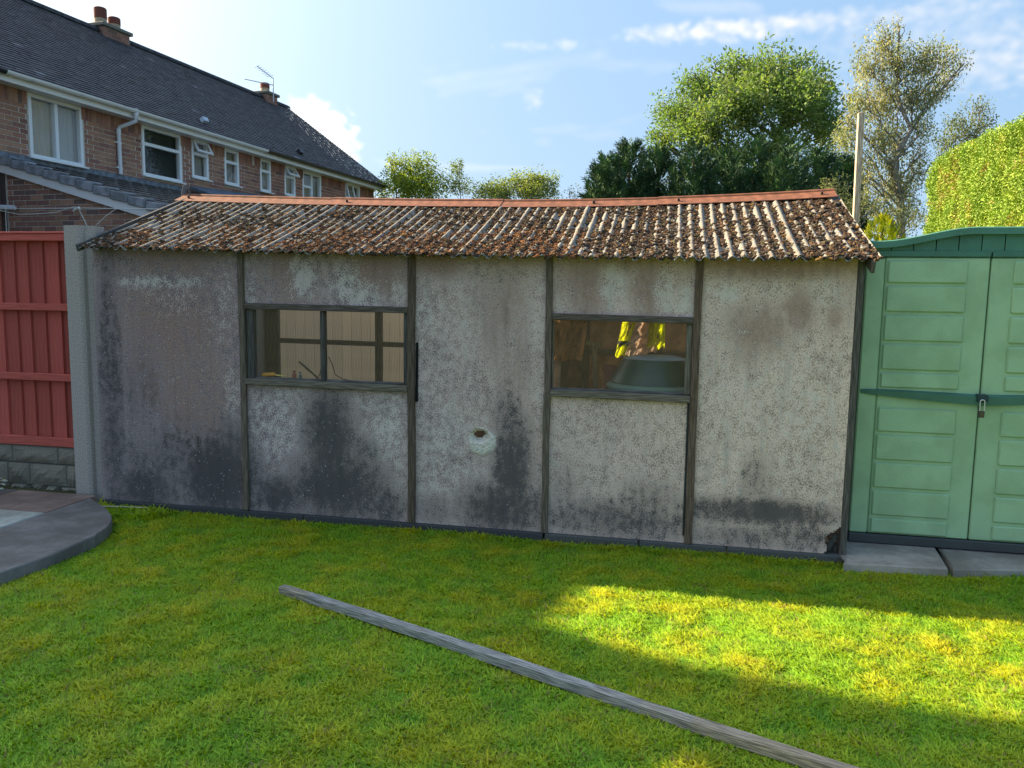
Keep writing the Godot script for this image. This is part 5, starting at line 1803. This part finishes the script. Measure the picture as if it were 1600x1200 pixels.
# a broad-leaved tree from crown lobes: [px, py, radius in px, depth offset in m]
func leafy_tree(called: String, label: String, cat: String, depth: float, trunk_px: float, lobes: Array, bark: Color, lm: Material, clump: Mesh, per_m3: float, csize: float, pal: Array, trunk_r: float, group := "", hang := 0.0, shell := 0.0) -> void:
	var foot := at_depth(trunk_px, 480, depth)
	foot.y = -0.07
	var t := thing(called, label, cat, foot, group)
	var wood := MB.new(); wood.n = PackedVector3Array(); wood.col = bark
	var sc := depth / FOCAL
	var ls := []
	var topy := 0.0
	for e in lobes:
		var c := at_depth(e[0], e[1], depth) - foot
		c += Vector3(0, 0, -1).rotated(Vector3.UP, 0.2) * float(e[3])
		ls.append([c, e[2] * sc, e[2] * sc * (float(e[4]) if e.size() > 4 else 0.85)])
		topy = maxf(topy, c.y)
	var top := Vector3(0, 0.5, 0)
	for l in ls:
		if l[0].y > top.y: top = l[0]
	var spine := limb(wood, Vector3.ZERO, top, trunk_r, trunk_r * 0.12, trunk_r * 0.9, 10)
	var xf := []
	var cols := []
	for l in ls:
		var c: Vector3 = l[0]
		var out := Vector2(c.x, c.z).length()
		var hs := clampf(c.y - out * 0.9 - l[1] * 0.4, top.y * 0.22, top.y * 0.92)
		var f := clampf(hs / top.y, 0.0, 1.0) * (spine.size() - 1)
		var start: Vector3 = spine[int(f)].lerp(spine[mini(int(f) + 1, spine.size() - 1)], f - floorf(f))
		var pts := limb(wood, start, c, trunk_r * 0.36 * (1.0 - 0.6 * hs / top.y), trunk_r * 0.07, l[1] * 0.14, 8)
		for k in 5:
			var d := Vector3(rng.randfn(), rng.randfn() * 0.7 + 0.3, rng.randfn()).normalized()
			limb(wood, pts[4 + k % 4], c + Vector3(d.x * l[1], d.y * l[2], d.z * l[1]) * 0.8, trunk_r * 0.11, trunk_r * 0.03, l[1] * 0.08, 5)
		var n := int(per_m3 * 4.19 * l[1] * l[1] * l[2])
		for i in n:
			var d := Vector3(rng.randfn(), rng.randfn(), rng.randfn()).normalized()
			var rr := pow(rng.randf(), lerpf(0.45, 0.2, shell))
			var lump := 0.82 + 0.25 * sin(d.x * 5.0 + c.x) * sin(d.y * 6.0 + c.y * 3.0) + 0.12 * sin(d.z * 11.0)
			var p := c + Vector3(d.x * l[1], d.y * l[2], d.z * l[1]) * rr * lump
			var s := csize * rng.randf_range(0.6, 1.3)
			var b := Basis.from_euler(Vector3(rng.randf_range(-0.5, 0.5), rng.randf() * TAU, rng.randf_range(-0.5, 0.5)))
			xf.append(Transform3D(b.scaled(Vector3(s, s * (1.0 + hang), s)), p))
			var q: Color = pal[rng.randi() % pal.size()]
			q = q * rng.randf_range(0.8, 1.2)
			q.a = 1.0
			cols.append(q)
	obj("trunk", wood, M.bark, t)
	many("crown", clump, lm, xf, cols, t)

func build_plants() -> void:
	mat("bark", Color.WHITE, 0.95, T.grain, Vector3(3, 1, 3), true, T.grain, 0.6)
	var green := leafmat("leaf_green", lin(0.85, 1.0, 0.30))
	var birch := leafmat("leaf_birch", lin(0.95, 0.98, 0.55))
	var fir := leafmat("leaf_fir", lin(0.03, 0.06, 0.02), 0.7)
	var hedge := leafmat("leaf_hedge", lin(0.20, 0.26, 0.03), 0.7)
	# far bushes beyond the ridge
	var c_ash := leaf_clump(101, 26, 0.42, 0.10, 0.2)
	var c_birch := leaf_clump(102, 30, 0.26, 0.085, 0.7)
	var c_bush := leaf_clump(103, 26, 0.42, 0.10, 0.0)
	# ash: broad, airy crown
	leafy_tree("ash_tree", "broad airy green tree rising behind the dark conifers", "tree", 24.0, 1165, [
		[1060, 185, 46, 0.0], [1105, 140, 48, 0.4], [1150, 125, 42, 0.0], [1195, 120, 44, -0.3], [1240, 125, 42, 0.2], [1275, 150, 34, 0.0], [1085, 210, 52, -0.8], [1150, 190, 52, -1.2], [1215, 185, 52, -1.4], [1270, 200, 46, -0.6], [1180, 150, 46, -1.0], [1120, 175, 40, -1.3], [1245, 160, 40, -1.2],
		[1022, 245, 20, 0.0], [1040, 165, 16, 0.2], [1075, 120, 18, 0.0], [1110, 105, 16, 0.0, 1.2], [1170, 95, 14, 0.0, 1.2], [1225, 88, 16, 0.0, 1.1], [1280, 110, 16, 0.0, 1.2], [1300, 150, 16, 0.0], [1020, 205, 14, 0.0], [1310, 250, 22, 0.0],
		[1035, 225, 34, 0.0], [1120, 245, 46, -1.0], [1200, 245, 46, -1.2], [1300, 210, 28, 0.0], [1195, 92, 16, 0.0, 1.3], [1140, 96, 18, 0.0, 1.2], [1255, 95, 20, 0.0]],
		Color(0.16, 0.14, 0.11), green, c_ash, 36.0, 0.27, [Color(0.20, 0.29, 0.11), Color(0.24, 0.33, 0.12), Color(0.16, 0.24, 0.10), Color(0.28, 0.33, 0.14)], 0.26)
	# birch: tall, thin, drooping
	leafy_tree("birch_tree", "tall pale silver birch with thin drooping foliage beside the clipped hedge", "tree", 18.0, 1402, [
		[1378, 60, 22, 0.0, 1.4], [1360, 100, 30, 0.2, 1.3], [1400, 100, 38, 0.0, 1.2], [1440, 100, 36, -0.2], [1480, 92, 26, 0.0], [1495, 118, 22, 0.3, 1.1], [1345, 160, 28, 0.0, 1.3], [1385, 155, 38, 0.3, 1.2], [1430, 150, 36, 0.0, 1.1], [1470, 140, 26, 0.2],
		[1330, 215, 26, 0.2, 1.4], [1370, 215, 30, 0.0, 1.3], [1410, 215, 30, 0.3, 1.3], [1440, 205, 26, 0.0, 1.2], [1350, 275, 28, 0.0, 1.4], [1400, 285, 32, 0.2, 1.4], [1430, 270, 24, 0.0, 1.5], [1370, 330, 26, 0.0, 1.3], [1425, 330, 24, 0.1, 1.4], [1335, 250, 18, 0.0, 1.5], [1385, 250, 22, 0.0, 1.4], [1420, 300, 22, 0.2, 1.4], [1440, 240, 18, 0.0, 1.4], [1345, 305, 20, 0.0, 1.3], [1395, 345, 24, 0.0], [1325, 185, 16, 0.0, 1.4], [1405, 42, 12, 0.0, 1.4], [1455, 72, 14, 0.0], [1508, 98, 12, 0.0]],
		Color(0.34, 0.30, 0.25), birch, c_birch, 105.0, 0.17, [Color(0.31, 0.34, 0.18), Color(0.38, 0.38, 0.21), Color(0.25, 0.29, 0.16), Color(0.44, 0.41, 0.26)], 0.13, "", 0.5)
	leafy_tree("birch_sapling", "smaller birch leaning out over the clipped hedge top", "tree", 19.0, 1490, [
		[1500, 195, 28, 0.0], [1530, 165, 22, 0.0], [1545, 190, 22, 0.2], [1515, 215, 26, 0.0], [1480, 225, 24, 0.0, 1.2], [1475, 265, 22, 0.0, 1.2]],
		Color(0.36, 0.33, 0.28), birch, c_birch, 120.0, 0.17, [Color(0.17, 0.21, 0.11), Color(0.22, 0.25, 0.12), Color(0.14, 0.18, 0.095)], 0.08, "", 0.3)
	leafy_tree("garden_shrub", "grey green leafy shrub under the birch behind the wooden pole", "shrub", 12.5, 1300, [
		[1300, 300, 26, 0.0, 1.2], [1318, 322, 24, 0.0], [1345, 325, 28, 0.4], [1375, 315, 30, 0.5], [1400, 330, 28, 0.2], [1425, 345, 24, 0.0]],
		Color(0.2, 0.17, 0.13), birch, c_birch, 260.0, 0.13, [Color(0.17, 0.20, 0.10), Color(0.23, 0.25, 0.12), Color(0.11, 0.14, 0.07)], 0.06)
	leafy_tree("lime_bush", "bright yellow green bush beside the far house gable", "bush", 22.0, 640, [
		[625, 284, 32, 0.0], [636, 262, 24, 0.0, 1.2], [614, 256, 16, 0.0, 1.3], [660, 284, 30, 0.0], [600, 300, 22, 0.0], [664, 260, 18, 0.0, 1.2], [690, 292, 20, 0.0], [684, 268, 11, 0.0, 1.4], [640, 298, 30, -0.3], [672, 300, 26, -0.3]],
		Color(0.2, 0.17, 0.12), green, c_bush, 120.0, 0.17, [Color(0.30, 0.36, 0.05), Color(0.40, 0.42, 0.05), Color(0.20, 0.26, 0.07)], 0.07)
	leafy_tree("thin_sapling", "thin sapling with a leafy tip beyond the shed ridge", "sapling", 22.0, 716, [
		[714, 264, 12, 0.0, 1.5], [708, 290, 14, 0.0, 1.3], [728, 292, 15, 0.0, 1.2], [719, 252, 7, 0.0, 1.4]],
		Color(0.2, 0.17, 0.12), green, c_bush, 220.0, 0.15, [Color(0.26, 0.29, 0.10), Color(0.2, 0.25, 0.09)], 0.04)
	leafy_tree("willow_bush", "low rounded pale green bush beyond the shed ridge", "bush", 22.0, 805, [
		[758, 300, 24, 0.0], [785, 295, 28, 0.0], [815, 293, 28, 0.0], [845, 294, 28, 0.0, 1.0], [840, 278, 16, 0.0, 1.2], [865, 300, 16, 0.0], [808, 280, 14, 0.0, 1.2], [785, 305, 26, -0.3], [830, 305, 26, -0.3]],
		Color(0.2, 0.17, 0.12), green, c_bush, 160.0, 0.15, [Color(0.28, 0.32, 0.11), Color(0.34, 0.36, 0.13), Color(0.22, 0.26, 0.10)], 0.06)
	leafy_tree("twiggy_bush", "sparse twiggy bush beside the dark conifers", "bush", 22.0, 900, [[900, 303, 13, 0.0], [890, 298, 7, 0.0, 1.4], [912, 300, 8, 0.0, 1.3]],
		Color(0.2, 0.17, 0.12), green, c_bush, 110.0, 0.14, [Color(0.13, 0.14, 0.06), Color(0.16, 0.15, 0.07)], 0.03)
	# dark conifers in a row
	var sp := spray(110, 22, 0.035)
	var tops := [[948, 238, 30], [985, 214, 34], [1030, 226, 36], [1085, 222, 38], [1135, 232, 36], [1180, 214, 38], [1230, 225, 38], [1280, 228, 36], [1320, 240, 26]]
	for i in tops.size():
		var e: Array = tops[i]
		var lb := ["dark conifer at the open end of the row, nearest the twiggy bush", "tall pointed dark conifer second from the twiggy bush", "dark conifer third from the twiggy bush", "dark conifer under the spreading edge of the broad tree", "rounded dark conifer in the middle of the row", "tallest dark conifer in front of the broad tree's trunk", "dark conifer third from the wooden pole", "dark conifer second from the wooden pole", "short dark conifer nearest the wooden pole"][i] as String
		conifer("conifer_tree", lb, at_depth(e[0], e[1], 14.0 + (i % 3) * 0.5), e[2] * 14.0 / FOCAL * 1.55, 3.6, sp, fir, [Color(0.05, 0.105, 0.05), Color(0.068, 0.135, 0.058), Color(0.036, 0.08, 0.04), Color(0.09, 0.16, 0.06)], "row of dark conifers", 1500)
	# golden conifer
	conifer("golden_conifer", "small bright golden green conifer between the two sheds", at_depth(1380, 334, 8.6), 0.52, 2.4, spray(111, 20, 0.05), leafmat("leaf_gold", lin(0.4, 0.42, 0.03), 0.6), [Color(0.36, 0.42, 0.03), Color(0.45, 0.46, 0.03), Color(0.22, 0.3, 0.03)], "", 2600, 0.16, 0.8)
	# the clipped hedge on the right
	build_hedge(hedge)
	# wooden pole behind the shed
	var m := MB.new(); m.col = Color(0.68, 0.55, 0.42)
	var a := on_z(1345.5, 176, -2.62)
	var b := on_z(1337, 345, -2.62)
	var dn := (b - a).normalized()
	m.bar(a + dn * 3.32, a, 0.052, 0.052, Vector3.FORWARD, 0.004)
	tag(obj("wooden_pole", m, M.old_timber), "tall pale square wooden pole behind the end of the shed", "pole")
	# pink flowers at the patio's edge
	var f := thing("pink_flower", "pink flowering plant in front of the rock faced gravel boards", "flower", Vector3(-1.60, 0.03, 0.10))
	var st := MB.new(); st.n = PackedVector3Array(); st.col = Color(0.06, 0.10, 0.03)
	var fl := leaf_clump(120, 26, 0.75, 0.42, 0.0)
	var heads := []
	for i in 9:
		var tip := Vector3(rng.randf_range(-0.16, 0.06), rng.randf_range(0.06, 0.19), rng.randf_range(-0.05, 0.08))
		if i == 0: tip = Vector3(0.02, 0.16, 0.0)
		if i == 1: tip = Vector3(0.0, 0.11, 0.03)
		st.tube([Vector3(-0.05, 0, 0), tip * 0.6, tip], [0.004, 0.003, 0.002], 5)
		heads.append(tip)
	obj("stems", st, M.plain, f)
	var lf := leaf_clump(121, 60, 0.35, 0.12, 0.2)
	var lo := obj("leaves", lf, green, f)
	lo.scale = Vector3(0.12, 0.07, 0.1)
	lo.position = Vector3(-0.06, 0.06, 0.0)
	var tint := mat("petal", lin(0.62, 0.13, 0.20), 0.8)
	for h in heads:
		var o := obj("blossom", fl, tint, f)
		o.scale = Vector3.ONE * 0.022
		o.position = h

func conifer(called: String, label: String, tip: Vector3, rad: float, height: float, sp: Mesh, m: Material, pal: Array, group: String, count: int, fsize := 0.42, rise := 0.25) -> void:
	var foot := Vector3(tip.x, -0.07, tip.z)
	var t := thing(called, label, "conifer", foot, group)
	var w := MB.new(); w.n = PackedVector3Array(); w.col = Color(0.12, 0.09, 0.06)
	var top := tip.y + 0.07
	w.tube([Vector3.ZERO, Vector3(0, top * 0.6, 0), Vector3(0, top * 0.96, 0)], [rad * 0.14, rad * 0.10, 0.01], 7, false)
	obj("trunk", w, M.bark, t)
	var xf := []
	var cols := []
	var y0 := top - height
	if y0 < 0.1: y0 = 0.1
	for i in count:
		var v := pow(rng.randf(), 0.8)        # 0 top .. 1 bottom
		var y := lerpf(top, y0, v)
		var az := rng.randf() * TAU
		var r := rad * clampf(sqrt(v * 2.6) , 0.06, 1.0) * (0.85 + 0.22 * sin(az * 5.0 + y * 3.0) + 0.12 * sin(az * 9.0 - y * 7.0)) * sqrt(rng.randf_range(0.3, 1.0))
		var d := Vector3(cos(az), 0, sin(az))
		var dir := (d + Vector3(0, rise + (1.0 - v) * 0.8 + rng.randf_range(-0.35, 0.35), 0)).normalized()
		var x := Vector3.UP.cross(dir).normalized()
		var s := fsize * rng.randf_range(0.6, 1.15) * (0.55 + 0.45 * minf(1.0, v * 3.0))
		var b := Basis(x, dir.cross(x), dir).rotated(dir, rng.randf_range(-0.7, 0.7))
		xf.append(Transform3D(b.scaled(Vector3.ONE * s), d * r * 0.8 + Vector3(0, y - s * dir.y * 0.8, 0)))
		var q: Color = pal[rng.randi() % pal.size()]
		q = q * rng.randf_range(0.75, 1.25)
		q.a = 1.0
		cols.append(q)
	many("crown", sp, m, xf, cols, t)

func build_hedge(m: Material) -> void:
	var t := thing("clipped_hedge", "tall clipped yellow green hedge beside the green plastic shed", "hedge", Vector3(6.33, -0.07, 0))
	var far := -5.12
	var near := -0.9
	var wide := 1.5
	var core := MB.new(); core.col = Color(0.29, 0.39, 0.065)
	core.cbox(Vector3(0.10, 0.0, far + 0.1), Vector3(wide - 0.1, 3.08, near - 0.1), 0.12)
	obj("inner_branches", core, M.plain, t)
	var cl := leaf_clump(130, 18, 0.75, 0.17, 0.0)
	var xf := []
	var cols := []
	var nz := noise(131, 1.3, 3)
	for i in 34000:
		var k := rng.randf()
		var p := Vector3.ZERO
		var n := Vector3.LEFT
		if k < 0.62:
			p = Vector3(0.0, rng.randf_range(0.9, 3.18), rng.randf_range(far, near))
		elif k < 0.72:
			p = Vector3(rng.randf_range(0.0, wide), rng.randf_range(0.8, 3.18), far); n = Vector3.FORWARD
		elif k < 0.80:
			p = Vector3(rng.randf_range(0.0, wide), rng.randf_range(0.8, 3.18), near); n = Vector3.BACK
		else:
			p = Vector3(rng.randf_range(0.0, wide), 3.2, rng.randf_range(far, near)); n = Vector3.UP
		# soften the corner at the top far end
		var bump := nz.get_noise_3dv(p * 1.5) * 0.07
		if p.y > 3.0 and p.z < far + 0.25: p.y -= 0.10 * (1.0 - (p.z - far) / 0.25)
		if p.z > -3.3 and p.y > 3.1: p.y -= 0.05
		p += n * (bump + rng.randf_range(-0.06, 0.03)) + Vector3(0, 0.07, 0)
		var s := rng.randf_range(0.018, 0.042)
		var b := Basis.from_euler(Vector3(rng.randf() * TAU, rng.randf() * TAU, rng.randf() * TAU))
		xf.append(Transform3D(b.scaled(Vector3.ONE * s), p))
		var pat := nz.get_noise_3d(p.x * 3.0, p.y * 1.2 + 40.0, p.z * 3.0)
		var c := Color(0.34, 0.43, 0.07).lerp(Color(0.24, 0.36, 0.06), clampf(0.5 + pat * 1.6, 0, 1))
		if pat < -0.30 and rng.randf() < 0.5: c = Color(0.36, 0.26, 0.09)
		c = c * rng.randf_range(0.75, 1.25)
		c.a = 1.0
		cols.append(c)
	many("foliage", cl, m, xf, cols, t)

# ------------------------------------------------------------------ things on the lawn
func build_lawn_things() -> void:
	var m := MB.new()
	var a := Vector3(1.418, LAWN_Y + 0.030, 1.296)
	var b := Vector3(3.897, LAWN_Y + 0.030, 2.285)
	var dir := (b - a).normalized()
	b += dir * 0.22
	# slightly crooked square beam made of short lengths that share their end faces
	var n := 14
	var ring := []
	var side := Vector3.UP.cross(dir).normalized()
	for i in n + 1:
		var t := float(i) / n
		var p := a.lerp(b, t) + side * 0.006 * sin(t * 7.0) + Vector3(0, 0.003 * sin(t * 5.0), 0)
		var h := 0.0235 + rng.randf_range(-0.001, 0.001)
		var ch := 0.006
		var pts := []
		for e in [[-1, -1], [1, -1], [1, 1], [-1, 1]]:
			var cx: float = e[0]; var cy: float = e[1]
			var c1 := Vector2(cx * h, cy * (h - ch)); var c2 := Vector2(cx * (h - ch), cy * h)
			var both := [c1, c2] if cx * cy < 0.0 else [c2, c1]
			if cx * cy > 0: both = [Vector2(cx * h, cy * (h - ch)), Vector2(cx * (h - ch), cy * h)] if false else both
			for q in both: pts.append(p + side * q.x + Vector3(0, q.y, 0))
		# order the eight corners round the section
		pts.sort_custom(func(u, w): return atan2((u - p).y, (u - p).dot(side)) < atan2((w - p).y, (w - p).dot(side)))
		ring.append([pts, p])
	for i in n:
		for k in 8:
			var col := Color(0.40, 0.385, 0.36).lerp(Color(0.46, 0.36, 0.25), clampf((i - 8.5) / 3.0, 0.0, 1.0))
			if i == 0: col = Color(0.38, 0.33, 0.26)
			m.col = col * rng.randf_range(0.93, 1.07)
			var p0: Array = ring[i][0]; var p1: Array = ring[i + 1][0]
			m.out([p0[k], p0[(k + 1) % 8], p1[(k + 1) % 8], p1[k]], (ring[i][1] + ring[i + 1][1]) * 0.5)
	m.col = Color(0.34, 0.26, 0.18)
	m.out(ring[0][0], ring[1][1])
	m.out(ring[n][0], ring[n - 1][1])
	var wm := mat("beam_wood", Color.WHITE, 0.9, ntex(14, 0.03, Color(0.62, 0.62, 0.62), Color(1, 1, 1), 6, 512, 0.30, 0.66), Vector3(13, 13, 0.4), true, T.grain, 0.3)
	# the beam's own axes carry the grain: mesh moved into its frame
	var bs := Basis(side, Vector3.UP, dir)
	var inv := Transform3D(bs, a).affine_inverse()
	for i in m.v.size(): m.v[i] = inv * m.v[i]
	var o := obj("timber_beam", m, wm)
	o.transform = Transform3D(bs, a)
	tag(o, "long weathered grey timber beam lying across the lawn", "beam")
	# pale thin stick by the post
	m = MB.new(); m.n = PackedVector3Array(); m.col = Color(0.55, 0.50, 0.36)
	var s0 := on_y(148, 791, -0.02); var s1 := on_y(230, 793.5, -0.02)
	m.tube([s0, s0.lerp(s1, 0.5) + Vector3(0, 0.004, 0), s1], [0.005, 0.0045, 0.004], 6)
	tag(obj("thin_stick", m, M.plain), "thin pale stick lying on the grass by the concrete post", "stick")

func build_grass() -> void:
	# a tuft of bent blades, about 3 cm high
	var tuft := MB.new()
	var r := RandomNumberGenerator.new()
	r.seed = 9
	for i in 12:
		var base := Vector3(r.randf_range(-0.020, 0.020), 0, r.randf_range(-0.020, 0.020))
		var az := r.randf() * TAU
		var lean := Vector3(cos(az), 0, sin(az)) * r.randf_range(0.5, 1.9)
		var h := r.randf_range(0.007, 0.017)
		var sd := Vector3(-sin(az), 0, cos(az)) * r.randf_range(0.0012, 0.0022)
		var p1 := base + Vector3(0, h * 0.6, 0) + lean * h * 0.35
		var p2 := base + Vector3(0, h, 0) + lean * h
		var tn := r.randf_range(0.75, 1.25)
		tuft.col = Color(tn, tn, tn)
		tuft.quad(base - sd, p1 - sd, p1 + sd, base + sd)
		tuft.tri(p1 - sd, p2, p1 + sd)
		var up := (Vector3.UP + lean * 0.25).normalized()
		for q in 9: tuft.n.append(up)
	var tm := tuft.mesh()
	var un := noise(21, 0.9, 3)
	var n1 := noise(141, 2.2, 3)
	var n2 := noise(142, 7.0, 3)
	var n3 := noise(143, 18.0, 2)
	var xf := []
	var cols := []
	var gm := leafmat("grass_blade", lin(1.0, 0.92, 0.06), 0.55)
	var tries := 0
	while xf.size() < 165000 and tries < 500000:
		tries += 1
		var x := rng.randf_range(-0.75, 6.6)
		var z := rng.randf_range(0.03, 4.2)
		# not on the patio, the concrete base, outside the view wedge
		if x < -0.05 and z > 0.10 and (x < -0.76 or patio_has(x, z)): continue
		if x < -0.80: continue
		if x > 4.45 and z < 0.19 - 0.13 * (x - 4.45): continue
		var pv := Vector3(x, LAWN_Y, z) - EYE
		var dz := pv.dot(c_fw)
		if (dz < 1.2 or absf(pv.dot(c_right) / dz) > 0.74) and rng.randf() < 0.45: continue
		if rng.randf() > clampf(3.6 / maxf(dz, 0.5), 0.55, 1.0): continue
		var a := n1.get_noise_2d(x, z)
		var b := n2.get_noise_2d(x, z)
		var d := n3.get_noise_2d(x, z)
		if d < -0.42 and b < 0.05 and rng.randf() < 0.85: continue
		var y := lawn_h(un, x, z)
		var s := rng.randf_range(0.75, 1.35) * (1.0 + 0.35 * b)
		if x < -0.15 and z < 0.25: s *= 2.0
		elif z < 0.10: s *= rng.randf_range(0.9, 1.6)
		var bs := Basis.from_euler(Vector3(rng.randf_range(-0.25, 0.25), rng.randf() * TAU, rng.randf_range(-0.25, 0.25)))
		xf.append(Transform3D(bs.scaled(Vector3(s * 1.15, s, s * 1.15)), Vector3(x, y - 0.002, z)))
		var c := Color(0.38, 0.63, 0.05).lerp(Color(0.66, 0.66, 0.04), clampf(0.32 + a * 0.9 + b * 0.4, 0.0, 1.0))
		c = c.lerp(Color(0.22, 0.50, 0.06), clampf(-b * 1.1 + 0.1, 0.0, 0.7))
		if rng.randf() < 0.04: c = Color(0.42, 0.34, 0.13)
		c = c * rng.randf_range(0.8, 1.2)
		c.a = 1.0
		cols.append(c)
	var g := many("grass", tm, gm, xf, cols, self)
	tag(g, "short mown green and yellow grass of the lawn", "grass", "", "stuff")

func patio_has(x: float, z: float) -> bool:
	if z > 2.55: return false
	var e := -0.08
	if z < 0.84: e = lerpf(-0.76, -0.09, clampf(pow((z - 0.10) / 0.74, 0.62), 0.0, 1.0))
	elif z > 1.3: e = -0.08 - (z - 1.3) * 0.14
	return x < e + 0.012
